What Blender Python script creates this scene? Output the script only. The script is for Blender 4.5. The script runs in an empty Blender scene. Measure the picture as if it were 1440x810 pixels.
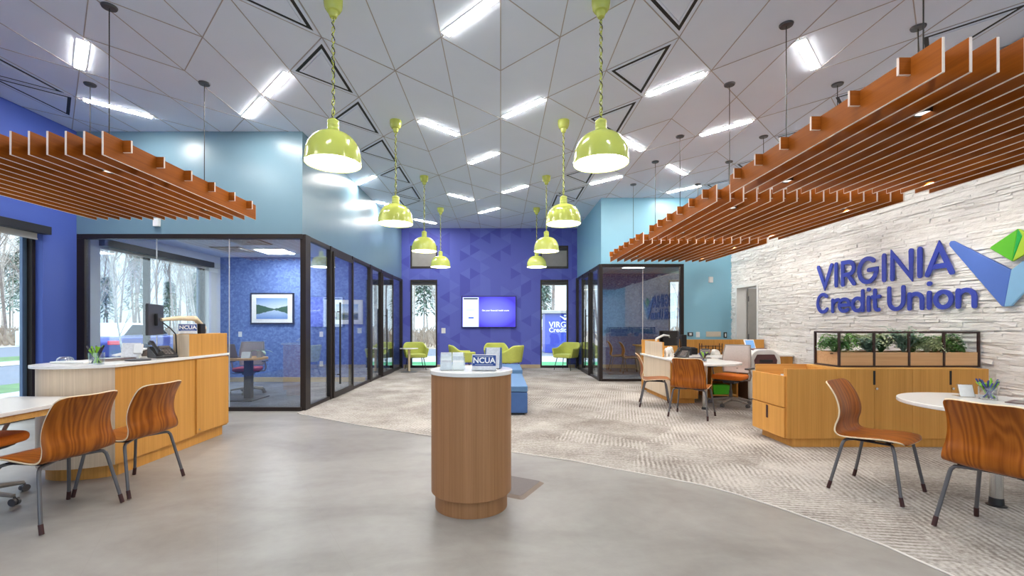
import bpy, math, random
from mathutils import Vector, Matrix
SC = bpy.context.scene
COL = SC.collection
PI = math.pi
random.seed(7)

# ------------------------------------------------------------------ helpers
def S(r, g, b):
    def f(c):
        c /= 255.0
        return c / 12.92 if c <= 0.04045 else ((c + 0.055) / 1.055) ** 2.4
    return (f(r), f(g), f(b), 1.0)

class NT:
    """tiny node-tree writer"""
    def __init__(s, name):
        s.m = bpy.data.materials.new(name); s.m.use_nodes = True
        s.t = s.m.node_tree; s.t.nodes.clear()
        s.out = s.t.nodes.new('ShaderNodeOutputMaterial')
    def n(s, typ, **kw):
        x = s.t.nodes.new(typ)
        for k, v in kw.items(): setattr(x, k, v)
        return x
    def l(s, a, b): s.t.links.new(a, b)
    def put(s, sock, v):
        if isinstance(v, bpy.types.NodeSocket): s.l(v, sock)
        elif v is not None: sock.default_value = v
    def math(s, op, a, b=None, c=None, clamp=False):
        x = s.n('ShaderNodeMath', operation=op); x.use_clamp = clamp
        for i, v in enumerate((a, b, c)):
            if v is not None: s.put(x.inputs[i], v)
        return x.outputs[0]
    def coord(s, kind='Object'): return s.n('ShaderNodeTexCoord').outputs[kind]
    def mapping(s, vec, scale=(1, 1, 1), rot=(0, 0, 0), loc=(0, 0, 0)):
        x = s.n('ShaderNodeMapping'); s.l(vec, x.inputs[0])
        x.inputs['Scale'].default_value = scale; x.inputs['Rotation'].default_value = rot; x.inputs['Location'].default_value = loc
        return x.outputs[0]
    def noise(s, vec, scale, detail=3, rough=.5, dist=0):
        x = s.n('ShaderNodeTexNoise'); s.l(vec, x.inputs['Vector'])
        x.inputs['Scale'].default_value = scale; x.inputs['Detail'].default_value = detail
        x.inputs['Roughness'].default_value = rough; x.inputs['Distortion'].default_value = dist
        return x.outputs[0]
    def ramp(s, fac, stops):
        x = s.n('ShaderNodeValToRGB'); s.l(fac, x.inputs[0])
        e = x.color_ramp.elements
        while len(e) < len(stops): e.new(.5)
        for el, (p, c) in zip(e, stops): el.position = p; el.color = c
        return x.outputs[0]
    def mix(s, fac, a, b, mode='MIX'):
        x = s.n('ShaderNodeMix', data_type='RGBA', blend_type=mode)
        s.put(x.inputs[0], fac); s.put(x.inputs[6], a); s.put(x.inputs[7], b)
        return x.outputs[2]
    def bsdf(s, color, rough=.5, metal=0, spec=.5, bump=None, bstr=.2, bdist=.01, **kw):
        p = s.n('ShaderNodeBsdfPrincipled')
        s.put(p.inputs['Base Color'], color); s.put(p.inputs['Roughness'], rough); s.put(p.inputs['Metallic'], metal)
        p.inputs['Specular IOR Level'].default_value = spec
        for k, v in kw.items(): s.put(p.inputs[k], v)
        if bump is not None:
            b = s.n('ShaderNodeBump'); b.inputs['Strength'].default_value = bstr; b.inputs['Distance'].default_value = bdist
            s.l(bump, b.inputs['Height']); s.l(b.outputs[0], p.inputs['Normal'])
        s.l(p.outputs[0], s.out.inputs[0]); return p

def plain(name, col, rough=.5, metal=0, spec=.5, var=.06, vscale=6, **kw):
    t = NT(name)
    n = t.noise(t.coord(), vscale, 3)
    d = tuple(c * (1 - var) for c in col[:3]) + (1,); u = tuple(min(1, c * (1 + var)) for c in col[:3]) + (1,)
    t.bsdf(t.ramp(n, [(.3, d), (.7, u)]), rough, metal, spec, **kw)
    return t.m

def emit(name, col, strength):
    t = NT(name); e = t.n('ShaderNodeEmission'); e.inputs[0].default_value = col; e.inputs[1].default_value = strength
    t.l(e.outputs[0], t.out.inputs[0]); return t.m

def wood(name, c0, c1, rough=.42, axis='z', fine=90, cathedral=.0, uv=False, spec=.4):
    """straight-grained veneer: noise stretched along one axis"""
    t = NT(name)
    v = t.coord('UV' if uv else 'Object')
    lo, hi = 1.3, fine
    sc = {'x': (lo, hi, hi), 'y': (hi, lo, hi), 'z': (hi, hi, lo)}[axis]
    oi = t.n('ShaderNodeObjectInfo')
    add = t.n('ShaderNodeVectorMath', operation='ADD'); t.l(v, add.inputs[0])
    r3 = t.math('MULTIPLY', oi.outputs['Random'], 7.0)
    cmb = t.n('ShaderNodeCombineXYZ'); [t.l(r3, cmb.inputs[i]) for i in range(3)]
    t.l(cmb.outputs[0], add.inputs[1]); v = add.outputs[0]
    f = t.noise(t.mapping(v, sc), 1.0, 4, .6)
    b = t.noise(t.mapping(v, tuple(s * .16 for s in sc)), 1.0, 2, .5)
    f = t.math('ADD', t.math('MULTIPLY', f, .6), t.math('MULTIPLY', b, .4))
    if cathedral:
        w = t.n('ShaderNodeTexWave', wave_type='BANDS', bands_direction={'x': 'Y', 'y': 'X', 'z': 'X'}[axis])
        t.l(t.mapping(v, tuple(1.0 if s == lo else 1.0 for s in sc)), w.inputs[0])
        low = t.noise(t.mapping(v, tuple(1.1 if s == lo else 5.0 for s in sc)), 1.0, 2)
        ph = t.math('MULTIPLY', low, 60.0); t.l(ph, w.inputs['Phase Offset'])
        w.inputs['Scale'].default_value = 7; w.inputs['Distortion'].default_value = 1.2; w.inputs['Detail Scale'].default_value = 1
        f = t.math('ADD', t.math('MULTIPLY', f, 1 - cathedral), t.math('MULTIPLY', w.outputs[1], cathedral))
    t.bsdf(t.ramp(f, [(.28, c0), (.72, c1)]), rough, 0, spec)
    return t.m

# ------------------------------------------------------------------ mesh builder
class MB:
    def __init__(s): s.v = []; s.f = []; s.mi = []; s.uv = None
    def add(s, vs, fs, mi=0):
        o = len(s.v); s.v += [tuple(p) for p in vs]; s.f += [tuple(i + o for i in f) for f in fs]; s.mi += [mi] * len(fs); return s
    def box(s, x0, y0, z0, x1, y1, z1, mi=0):
        x0, x1 = sorted((x0, x1)); y0, y1 = sorted((y0, y1)); z0, z1 = sorted((z0, z1))
        return s.add([(x0, y0, z0), (x1, y0, z0), (x1, y1, z0), (x0, y1, z0), (x0, y0, z1), (x1, y0, z1), (x1, y1, z1), (x0, y1, z1)],
                     [(0, 3, 2, 1), (4, 5, 6, 7), (0, 1, 5, 4), (1, 2, 6, 5), (2, 3, 7, 6), (3, 0, 4, 7)], mi)
    def prism(s, pts, axis, d0, d1, mi=0, side=None):
        """extrude polygon; axis z: pts=(x,y); x: pts=(y,z); y: pts=(x,z)"""
        if side is None: side = mi
        d0, d1 = sorted((d0, d1))
        area = sum(pts[i][0] * pts[(i + 1) % len(pts)][1] - pts[(i + 1) % len(pts)][0] * pts[i][1] for i in range(len(pts)))
        if axis == 'y': area = -area
        if area < 0: pts = pts[::-1]
        P = {'z': lambda p, d: (p[0], p[1], d), 'x': lambda p, d: (d, p[0], p[1]), 'y': lambda p, d: (p[0], d, p[1])}[axis]
        n = len(pts); vs = [P(p, d0) for p in pts] + [P(p, d1) for p in pts]
        o = len(s.v); s.v += vs
        for f, m in [(tuple(range(n - 1, -1, -1)), mi), (tuple(range(n, 2 * n)), mi)] + [((i, (i + 1) % n, n + (i + 1) % n, n + i), side) for i in range(n)]:
            s.f.append(tuple(k + o for k in f)); s.mi.append(m)
        return s
    def lathe(s, prof, n=32, c=(0, 0, 0), mi=0, closed=False):
        """prof [(r,z)] bottom->top on the outside"""
        vs = []; fs = []; k = len(prof)
        for j in range(n):
            a = 2 * PI * j / n
            vs += [(c[0] + r * math.cos(a), c[1] + r * math.sin(a), c[2] + z) for r, z in prof]
        m = k if closed else k - 1
        for j in range(n):
            for i in range(m):
                a, b = j * k + i, ((j + 1) % n) * k + i
                i2 = (i + 1) % k
                fs.append((a, b, ((j + 1) % n) * k + i2, j * k + i2))
        return s.add(vs, fs, mi)
    def tube(s, pts, r, n=10, mi=0, caps=True):
        pts = [Vector(p) for p in pts]; R = r if isinstance(r, (list, tuple)) else [r] * len(pts)
        vs = []; fs = []; up = Vector((0, 0, 1)); prev = None
        for i, p in enumerate(pts):
            t = (pts[min(i + 1, len(pts) - 1)] - pts[max(i - 1, 0)]).normalized()
            if prev is None:
                a = up if abs(t.z) < .9 else Vector((1, 0, 0))
                x = t.cross(a).normalized()
            else:
                x = (prev - t * prev.dot(t)).normalized()
            prev = x; y = t.cross(x)
            vs += [p + (x * math.cos(2 * PI * j / n) + y * math.sin(2 * PI * j / n)) * R[i] for j in range(n)]
        for i in range(len(pts) - 1):
            for j in range(n):
                fs.append((i * n + j, i * n + (j + 1) % n, (i + 1) * n + (j + 1) % n, (i + 1) * n + j))
        if caps:
            fs.append(tuple(range(n - 1, -1, -1))); fs.append(tuple((len(pts) - 1) * n + j for j in range(n)))
        return s.add(vs, fs, mi)
    def ellipsoid(s, c, r, nu=16, nv=10, mi=0):
        vs = []; fs = []
        for i in range(nv + 1):
            t = PI * i / nv
            for j in range(nu):
                a = 2 * PI * j / nu
                vs.append((c[0] + r[0] * math.sin(t) * math.cos(a), c[1] + r[1] * math.sin(t) * math.sin(a), c[2] - r[2] * math.cos(t)))
        for i in range(nv):
            for j in range(nu):
                fs.append((i * nu + j, i * nu + (j + 1) % nu, (i + 1) * nu + (j + 1) % nu, (i + 1) * nu + j))
        return s.add(vs, fs, mi)
    def grid(s, fn, nu, nv, mi=0, cu=False, flip=False):
        vs = [fn(i / nu, j / nv) for i in range(nu + (0 if cu else 1)) for j in range(nv + 1)]
        m = nu if cu else nu + 1; fs = []
        for i in range(nu):
            for j in range(nv):
                a, b = i * (nv + 1) + j, ((i + 1) % m) * (nv + 1) + j
                q = (a, b, b + 1, a + 1); fs.append(q[::-1] if flip else q)
        return s.add(vs, fs, mi)
    def xform(s, M):
        s.v = [tuple(M @ Vector(p)) for p in s.v]; return s
    def rot(s, rz, loc=(0, 0, 0)): return s.xform(Matrix.Translation(loc) @ Matrix.Rotation(rz, 4, 'Z'))
    def build(s, name, mats, parent=None, smooth=False, bevel=0, bseg=2, solid=0, rim=None, sub=0, loc=None, rz=None, ang=35):
        me = bpy.data.meshes.new(name); me.from_pydata(s.v, [], s.f)
        if not isinstance(mats, (list, tuple)): mats = [mats]
        for m in mats: me.materials.append(m)
        if any(s.mi): me.polygons.foreach_set('material_index', s.mi)
        if s.uv:
            u = me.uv_layers.new(name='UVMap')
            for lp in me.loops: u.data[lp.index].uv = s.uv[lp.vertex_index]
        if smooth or sub:
            me.polygons.foreach_set('use_smooth', [True] * len(me.polygons))
            if not sub: me.set_sharp_from_angle(angle=math.radians(ang))
        me.update()
        o = bpy.data.objects.new(name, me); COL.objects.link(o)
        if parent is not None: o.parent = parent
        if loc is not None: o.location = loc
        if rz is not None: o.rotation_euler = (0, 0, rz)
        if solid:
            q = o.modifiers.new('solid', 'SOLIDIFY'); q.thickness = solid; q.offset = 0
            if rim is not None: q.material_offset_rim = rim
        if sub:
            q = o.modifiers.new('sub', 'SUBSURF'); q.levels = sub; q.render_levels = sub
        if bevel:
            q = o.modifiers.new('bevel', 'BEVEL'); q.width = bevel; q.segments = bseg; q.limit_method = 'ANGLE'; q.angle_limit = math.radians(40)
        return o

def tag(o, label, cat, group=None, kind=None):
    if label: o['label'] = label
    if cat: o['category'] = cat
    if group: o['group'] = group
    if kind: o['kind'] = kind
    return o
def thing(name, label, cat, loc=(0, 0, 0), rz=0, group=None, kind=None):
    o = bpy.data.objects.new(name, None); COL.objects.link(o); o.location = loc; o.rotation_euler = (0, 0, rz)
    return tag(o, label, cat, group, kind)
def copy_tree(o, parent=None):
    c = o.copy(); COL.objects.link(c)
    if parent is not None: c.parent = parent
    for ch in list(o.children): copy_tree(ch, c)
    return c
def place(o, loc, rz=0, label=None, group=None):
    o.location = loc; o.rotation_euler = (0, 0, rz)
    if label: o['label'] = label
    if group: o['group'] = group
    return o
def struct(mb, name, mats, label, **kw):
    o = mb.build(name, mats, **kw); tag(o, label, name.split('_')[0].split('.')[0], kind='structure'); return o
def facing(fx, fy): return math.atan2(-fx, fy)
def arc(cx, cy, r, a0, a1, n):
    return [(cx + r * math.cos(math.radians(a0 + (a1 - a0) * i / n)), cy + r * math.sin(math.radians(a0 + (a1 - a0) * i / n))) for i in range(n + 1)]
def text_mesh(txt, size, name, mat, parent, M, depth=.002, bold=0.0, align='CENTER'):
    cu = bpy.data.curves.new('t', 'FONT'); cu.body = txt; cu.size = size; cu.extrude = depth; cu.offset = bold; cu.align_x = align; cu.resolution_u = 3
    tmp = bpy.data.objects.new('t', cu); COL.objects.link(tmp)
    dg = bpy.context.evaluated_depsgraph_get()
    me = bpy.data.meshes.new_from_object(tmp.evaluated_get(dg)); me.name = name
    bpy.data.objects.remove(tmp); bpy.data.curves.remove(cu)
    me.transform(M); me.materials.clear(); me.materials.append(mat)
    o = bpy.data.objects.new(name, me); COL.objects.link(o)
    if parent is not None: o.parent = parent
    return o
# standing text read from -Y (the camera's side): x right, z up
STAND = Matrix.Rotation(PI / 2, 4, 'X')

# ------------------------------------------------------------------ materials
M = {}
M['ceiling'] = plain('ceiling_panel_white', S(218, 227, 242), .8, var=.01, vscale=3)
M['grid'] = plain('ceiling_joint_grey', S(166, 160, 158), .6)
M['light_strip'] = emit('light_strip', (1, .97, .91, 1), 72)
M['housing'] = plain('light_housing_white', S(225, 225, 222), .5)
M['black'] = plain('black_metal', S(22, 21, 22), .4)
M['slot'] = plain('diffuser_slot_black', S(10, 10, 10), .6)
M['frame'] = plain('dark_bronze_frame', S(38, 30, 28), .42, spec=.4)
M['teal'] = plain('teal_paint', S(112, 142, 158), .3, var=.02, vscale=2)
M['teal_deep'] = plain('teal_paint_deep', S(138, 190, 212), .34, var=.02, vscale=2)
M['blue'] = plain('blue_paint', S(76, 98, 182), .5, var=.02, vscale=2)
M['offwhite'] = plain('office_wall_grey', S(214, 218, 222), .6, var=.02)
M['white'] = plain('white_paint', S(232, 231, 228), .5, var=.02)
M['quartz'] = plain('white_quartz', S(236, 234, 230), .22, var=.02, vscale=40)
M['plastic_w'] = plain('white_plastic', S(228, 228, 228), .4)
M['oak'] = wood('oak_veneer', S(190, 132, 60), S(222, 162, 84), .5, 'z', 110, spec=.25)
M['oak_h'] = wood('oak_veneer_level', S(196, 144, 76), S(226, 178, 104), .5, 'x', 60, spec=.25)
M['oak_pale_lit'] = wood('pale_lit_oak_veneer', S(196, 174, 146), S(226, 206, 180), .5, 'z', 120)  # paler oak; on the service desks it stands for light falling on them
M['kiosk_oak'] = wood('kiosk_oak', S(146, 102, 66), S(178, 130, 90), .46, 'z', 120, spec=.25)
M['slat'] = wood('slat_wood', S(128, 66, 14), S(164, 90, 24), .55, 'y', 55, spec=.15)
M['slat_x'] = wood('cross_board_wood', S(128, 66, 14), S(164, 90, 24), .55, 'x', 55, spec=.15)
M['edge'] = plain('pale_edge_band', S(232, 214, 200), .5)
M['walnut'] = wood('walnut_ply', S(122, 60, 10), S(172, 98, 28), .32, 'y', 90, cathedral=.3, uv=True, spec=.25)
M['ply_edge'] = plain('ply_edge', S(226, 204, 170), .5)
M['steel'] = plain('grey_steel', S(104, 102, 104), .4, .5)
M['chrome'] = plain('brushed_chrome', S(205, 203, 200), .22, 1)
M['leg_cap'] = plain('dark_leg_cap', S(58, 24, 22), .5)
M['lime'] = plain('lime_enamel', S(186, 194, 92), .18, var=.02, spec=.6)
M['lime_fabric'] = plain('lime_upholstery', S(186, 192, 92), .75, var=.05, vscale=30)
M['shade_in'] = emit('pendant_glow', (1, .97, .9, 1), 9)
M['bench'] = plain('blue_vinyl', S(66, 102, 158), .5, var=.04, vscale=12)
M['bench_top'] = plain('blue_vinyl_pale', S(88, 126, 168), .5, var=.04, vscale=12)
M['orange'] = plain('orange_fabric', S(232, 122, 22), .8, var=.06, vscale=60)
M['red_fabric'] = plain('dark_red_fabric', S(140, 40, 62), .8, var=.06, vscale=60)
M['chair_grey'] = plain('chair_frame_grey', S(150, 142, 134), .45)
M['mesh_grey'] = plain('mesh_back_grey', S(196, 184, 178), .7, var=.08, vscale=90)
M['dark_plastic'] = plain('dark_plastic', S(34, 32, 34), .4)
M['dark_grey'] = plain('charcoal_plastic', S(66, 64, 68), .45)
M['mat'] = plain('brown_mat', S(104, 94, 92), .65, var=.05, vscale=40)
M['mat_edge'] = plain('mat_edge', S(132, 116, 104), .6)
M['paper'] = plain('paper_white', S(238, 238, 236), .6, var=.03, vscale=30)
M['paper_print'] = plain('paper_print', S(205, 208, 214), .6, var=.12, vscale=55)
M['sign_blue'] = plain('sign_navy', S(40, 72, 142), .35)
M['letter_blue'] = plain('letter_blue', S(62, 78, 180), .4, var=.02)
M['logo_mid'] = plain('logo_mid_blue', S(84, 118, 200), .4, var=.02)
M['logo_pale'] = plain('logo_pale_blue', S(140, 190, 228), .4, var=.02)
M['logo_green'] = plain('logo_green', S(96, 196, 44), .4, var=.02)
M['logo_leaf'] = plain('logo_leaf_green', S(20, 178, 74), .4, var=.02)
M['logo_lime'] = plain('logo_lime', S(178, 214, 60), .4, var=.02)
M['leaf'] = plain('leaf_green', S(124, 172, 88), .5, var=.3, vscale=25)
M['leaf_pale'] = plain('leaf_sage', S(200, 212, 168), .55, var=.2, vscale=25)
M['leaf_blue'] = plain('leaf_eucalyptus', S(160, 192, 172), .55, var=.2, vscale=25)
M['leaf_dark'] = plain('leaf_dark', S(92, 138, 80), .45, var=.25, vscale=25)
M['soil'] = plain('moss_soil', S(122, 92, 62), .9, var=.3, vscale=60)
M['planter_wood'] = wood('planter_wood', S(196, 152, 106), S(224, 184, 138), .5, 'x', 45)
M['planter_frame'] = plain('planter_frame', S(56, 34, 30), .45)
M['pen_green'] = plain('pen_lime', S(140, 196, 40), .35)
M['pen_blue'] = plain('pen_navy', S(60, 70, 130), .35)
M['pen_dark'] = plain('pen_dark', S(40, 34, 52), .35)
M['green_bin'] = plain('green_bin', S(70, 200, 30), .4)
M['shaded_panel'] = plain('shaded_brown_panel', S(84, 56, 36), .5)  # shade painted in: brown darkened for the machine's shadowed side
M['brown_tray'] = plain('brown_tray', S(96, 84, 78), .45)
M['grey_box'] = plain('grey_box', S(132, 122, 116), .5)
M['bag_white'] = plain('matte_white', S(242, 240, 236), .7)
M['wine'] = plain('wine_dark', S(96, 60, 62), .4)
M['baseboard'] = plain('beige_baseboard', S(176, 158, 132), .5)
M['blind'] = plain('roller_cassette', S(40, 40, 46), .5)
M['blind_fabric'] = plain('blind_fabric', S(216, 214, 210), .8)
M['blind_grey'] = plain('blind_fabric_grey', S(150, 146, 142), .8)
M['win_frame'] = plain('window_aluminium', S(92, 112, 138), .35, .3)
M['metal_trim'] = plain('transition_strip', S(214, 210, 204), .35, .5)
M['door_grey'] = plain('door_grey', S(172, 168, 162), .5)
M['screen_dark'] = plain('dark_screen', S(26, 25, 28), .12)
M['terra'] = plain('cream_pot', S(206, 196, 180), .5)
M['bark_grey'] = plain('pale_bark', S(170, 164, 158), .9, var=.3, vscale=5)
M['bark_brown'] = plain('brown_bark', S(136, 126, 120), .9, var=.3, vscale=5)
M['pine'] = plain('pine_green', S(96, 118, 104), .9, var=.4, vscale=2)
M['grass'] = plain('lawn_green', S(74, 104, 68), .9, var=.25, vscale=3)
M['turf'] = plain('turf_green', S(56, 140, 86), .9, var=.15, vscale=6)
M['asphalt'] = plain('asphalt', S(88, 96, 110), .9, var=.08, vscale=4)
M['pave'] = plain('pale_concrete', S(140, 142, 144), .85, var=.05, vscale=2)
M['leaf_litter'] = plain('leaf_litter', S(150, 136, 122), .95, var=.25, vscale=3)
M['car_paint'] = plain('car_blue_paint', S(70, 76, 150), .2, .2)
M['car_white'] = plain('car_white_paint', S(224, 226, 230), .2)
M['tail'] = plain('tail_lamp_red', S(226, 40, 70), .3)
M['tyre'] = plain('tyre_black', S(30, 30, 32), .7)

def glass_mat(name, tint, spec=.05):
    t = NT(name)
    geo = t.n('ShaderNodeNewGeometry')
    d = t.n('ShaderNodeVectorMath', operation='DOT_PRODUCT'); t.l(geo.outputs['Incoming'], d.inputs[0]); t.l(geo.outputs['Normal'], d.inputs[1])
    c = t.math('ABSOLUTE', d.outputs['Value'])
    q = t.math('POWER', t.math('SUBTRACT', 1.0, c, clamp=True), 5.0)
    F = t.math('ADD', t.math('MULTIPLY', q, 1 - spec), spec, clamp=True)
    tr = t.n('ShaderNodeBsdfTransparent'); tr.inputs[0].default_value = tint
    gl = t.n('ShaderNodeBsdfGlossy'); gl.inputs['Roughness'].default_value = 0.0; gl.inputs[0].default_value = (1, 1, 1, 1)
    mx = t.n('ShaderNodeMixShader'); t.l(F, mx.inputs[0]); t.l(tr.outputs[0], mx.inputs[1]); t.l(gl.outputs[0], mx.inputs[2])
    t.l(mx.outputs[0], t.out.inputs[0]); return t.m
M['glass'] = glass_mat('clear_glass', (.96, .985, .985, 1))
M['office_glass'] = glass_mat('office_glass', (.92, .96, .975, 1), .11)
M['acrylic'] = glass_mat('clear_acrylic', (.93, .95, .955, 1), .10)

def m_floor():
    t = NT('concrete_look_vinyl')
    v = t.coord()
    a = t.noise(t.mapping(v, (.55, 1.1, 1)), 1.3, 6, .55, .6)
    b = t.noise(v, 9, 4, .6)
    f = t.math('ADD', t.math('MULTIPLY', a, .8), t.math('MULTIPLY', b, .2))
    col = t.ramp(f, [(.32, S(128, 122, 116)), (.52, S(148, 143, 137)), (.7, S(162, 158, 152))])
    br = t.n('ShaderNodeTexBrick'); t.l(t.mapping(v, rot=(0, 0, math.radians(58))), br.inputs[0])
    br.offset = .5; br.inputs['Scale'].default_value = 1; br.inputs['Brick Width'].default_value = 1.22; br.inputs['Row Height'].default_value = .61
    br.inputs['Mortar Size'].default_value = .0018; br.inputs['Mortar Smooth'].default_value = .3
    col = t.mix(t.math('MULTIPLY', br.outputs['Fac'], .16), col, S(120, 112, 106))
    t.bsdf(col, .36, 0, .35); return t.m
M['floor'] = m_floor()

def m_carpet(name, c0, c1, pitch=.046, cell=1.0, ang=32, k=1.0):
    t = NT(name)
    v0 = t.coord(); v = t.mapping(v0, rot=(0, 0, math.radians(ang)))
    warp = t.noise(v, 1.1, 3)
    sp = t.n('ShaderNodeSeparateXYZ'); t.l(v, sp.inputs[0]); u, w = sp.outputs[0], sp.outputs[1]
    u2 = t.math('ADD', u, t.math('MULTIPLY', warp, .5)); w2_ = t.math('ADD', w, t.math('MULTIPLY', t.noise(v, 1.7, 2), .4))
    cu = t.math('FLOOR', t.math('DIVIDE', u2, cell)); row = t.math('FLOOR', t.math('DIVIDE', w2_, cell * .45))
    cmb = t.n('ShaderNodeCombineXYZ'); t.l(cu, cmb.inputs[0]); t.l(row, cmb.inputs[1])
    wn = t.n('ShaderNodeTexWhiteNoise', noise_dimensions='3D'); t.l(cmb.outputs[0], wn.inputs['Vector'])
    par = t.math('GREATER_THAN', wn.outputs['Value'], .5)
    w1 = t.math('ADD', t.math('MULTIPLY', w, .3), u); w2 = t.math('SUBTRACT', w, t.math('MULTIPLY', u, .45))
    crd = t.math('ADD', t.math('MULTIPLY', par, w1), t.math('MULTIPLY', t.math('SUBTRACT', 1.0, par), w2))
    crd = t.math('ADD', crd, t.math('MULTIPLY', t.noise(v, 5.0, 3), .035))
    s = t.math('SINE', t.math('MULTIPLY', crd, 2 * PI / pitch))
    fine = t.noise(v, 45, 4, .7); big = t.noise(v, 1.6, 4, .6); gate = t.noise(v, 4.0, 3)
    s = t.math('MULTIPLY', s, t.math('MULTIPLY', t.math('MULTIPLY', t.math('SUBTRACT', gate, .3), 2.2 * k, clamp=True), .36))
    s = t.math('ADD', s, t.math('ADD', t.math('MULTIPLY', t.math('SUBTRACT', fine, .5), 1.5), t.math('MULTIPLY', t.math('SUBTRACT', wn.outputs['Value'], .5), .22)))
    s = t.math('ADD', t.math('ADD', s, .52), t.math('MULTIPLY', t.math('SUBTRACT', big, .5), 1.3))
    t.bsdf(t.ramp(s, [(.15, c0), (.85, c1)]), .95, 0, .1, bump=fine, bstr=.25, bdist=.004); return t.m
M['carpet'] = m_carpet('beige_carpet', S(126, 117, 110), S(188, 181, 174))
M['carpet_dark'] = m_carpet('slate_carpet', S(62, 66, 80), S(124, 128, 140), .04)

def m_triwall():
    t = NT('triangle_pattern_wall')
    sp = t.n('ShaderNodeSeparateXYZ'); t.l(t.coord(), sp.inputs[0]); x, z = sp.outputs[0], sp.outputs[2]
    w, s = .31, .36
    xw = t.math('DIVIDE', x, 2 * w); zs = t.math('DIVIDE', z, s)
    col = t.math('FLOOR', t.math('DIVIDE', x, w))
    a = t.math('FLOOR', t.math('ADD', zs, xw)); b = t.math('FLOOR', t.math('SUBTRACT', zs, xw))
    cmb = t.n('ShaderNodeCombineXYZ'); t.l(col, cmb.inputs[0]); t.l(a, cmb.inputs[1]); t.l(b, cmb.inputs[2])
    wn = t.n('ShaderNodeTexWhiteNoise', noise_dimensions='3D'); t.l(cmb.outputs[0], wn.inputs['Vector'])
    c = t.ramp(wn.outputs['Value'], [(0, S(76, 84, 172)), (.16, S(76, 84, 172)), (.17, S(88, 100, 184)), (.8, S(89, 101, 185)), (.81, S(97, 109, 190)), (1, S(97, 109, 190))])
    big = t.noise(t.coord(), .7, 2)
    c = t.mix(t.math('MULTIPLY', big, .35), c, S(104, 96, 182))
    t.bsdf(c, .6, 0, .25); return t.m
M['triwall'] = m_triwall()
def m_officeblue():
    t = NT('blue_woven_wallcovering')
    v = t.n('ShaderNodeTexVoronoi', feature='F1', distance='MANHATTAN'); t.l(t.coord(), v.inputs['Vector']); v.inputs['Scale'].default_value = 26
    sp = t.n('ShaderNodeSeparateColor'); t.l(v.outputs['Color'], sp.inputs[0])
    c = t.ramp(sp.outputs[0], [(0, S(84, 106, 166)), (.5, S(98, 122, 180)), (1, S(116, 142, 196))])
    t.bsdf(c, .6, 0, .3); return t.m
M['office_blue'] = m_officeblue()
def m_stone():
    t = NT('white_ledgestone')
    v = t.coord(); n = t.noise(t.mapping(v, (1, .45, 1.6)), 20, 5, .6); n2 = t.noise(t.mapping(v, (1, 1, 3)), 3, 3)
    c = t.ramp(n2, [(.3, S(232, 228, 224)), (.7, S(246, 244, 241))])
    t.bsdf(c, .75, 0, .25, bump=n, bstr=.8, bdist=.03); return t.m
M['stone'] = m_stone()
WORLD, EXPO = 1.7, .95
MISSING = {-8: 2, -7: 1, -6: 1, -5: 0, -3: 2, -2: 2, -1: 1, 0: 1, 1: 0, 3: 2, 4: 2, 5: 1, 6: 1}
def DIAG(k, h): return not (k in MISSING and h % 3 == MISSING[k]) and not (k == -9 and h in (-1, 3))
# ------------------------------------------------------------------ room shell
CZ = 4.26                      # ceiling height
XL, XR = -6.46, 5.37           # left wall, stone wall
GL, GR = -3.02, 2.33           # glass sides of the offices
YL, YR, YB = 6.9, 10.5, 13.8   # left office front, right office front, back wall
YF = -3.2

# floor: concrete-look vinyl in front, carpet beyond a curved transition strip
curve = [(-3.0, 6.72), (-2.93, 6.64), (-1.906, 5.953), (-.833, 5.34), (.117, 4.67), (.708, 4.36), (1.04, 4.12), (1.407, 3.88), (1.66, 3.70), (1.82, 3.51), (1.985, 3.263),
         (2.146, 2.966), (2.28, 2.689), (2.36, 2.37), (2.38, 2.0), (2.34, 1.5), (2.2, .8), (2.0, 0), (1.7, -1), (1.5, YF)]
struct(MB().box(XL - .3, YF - .2, -.12, 7.2, YB + .2, 0), 'floor', M['floor'], 'grey concrete look vinyl floor')
cp = [(XR + .02, YF), (XR + .02, YR), (GR, YR), (GR, YB), (GL, YB), (GL, 6.72)] + curve[1:]
struct(MB().prism(cp, 'z', 0, .006), 'floor_carpet', M['carpet'], 'beige patterned carpet floor of the lounge side')
struct(MB().box(XL, YL + .05, 0, GL - .02, YB, .006), 'floor_office_left', M['carpet_dark'], 'slate carpet in the left glass offices')
struct(MB().box(GR + .02, YR + .05, 0, 6.5, YB, .006), 'floor_office_right', M['carpet_dark'], 'slate carpet in the right glass office')
struct(MB().tube([(x, y, .004) for x, y in curve], .006, 6), 'trim_1', M['metal_trim'], 'thin pale strip between carpet and vinyl')

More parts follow.
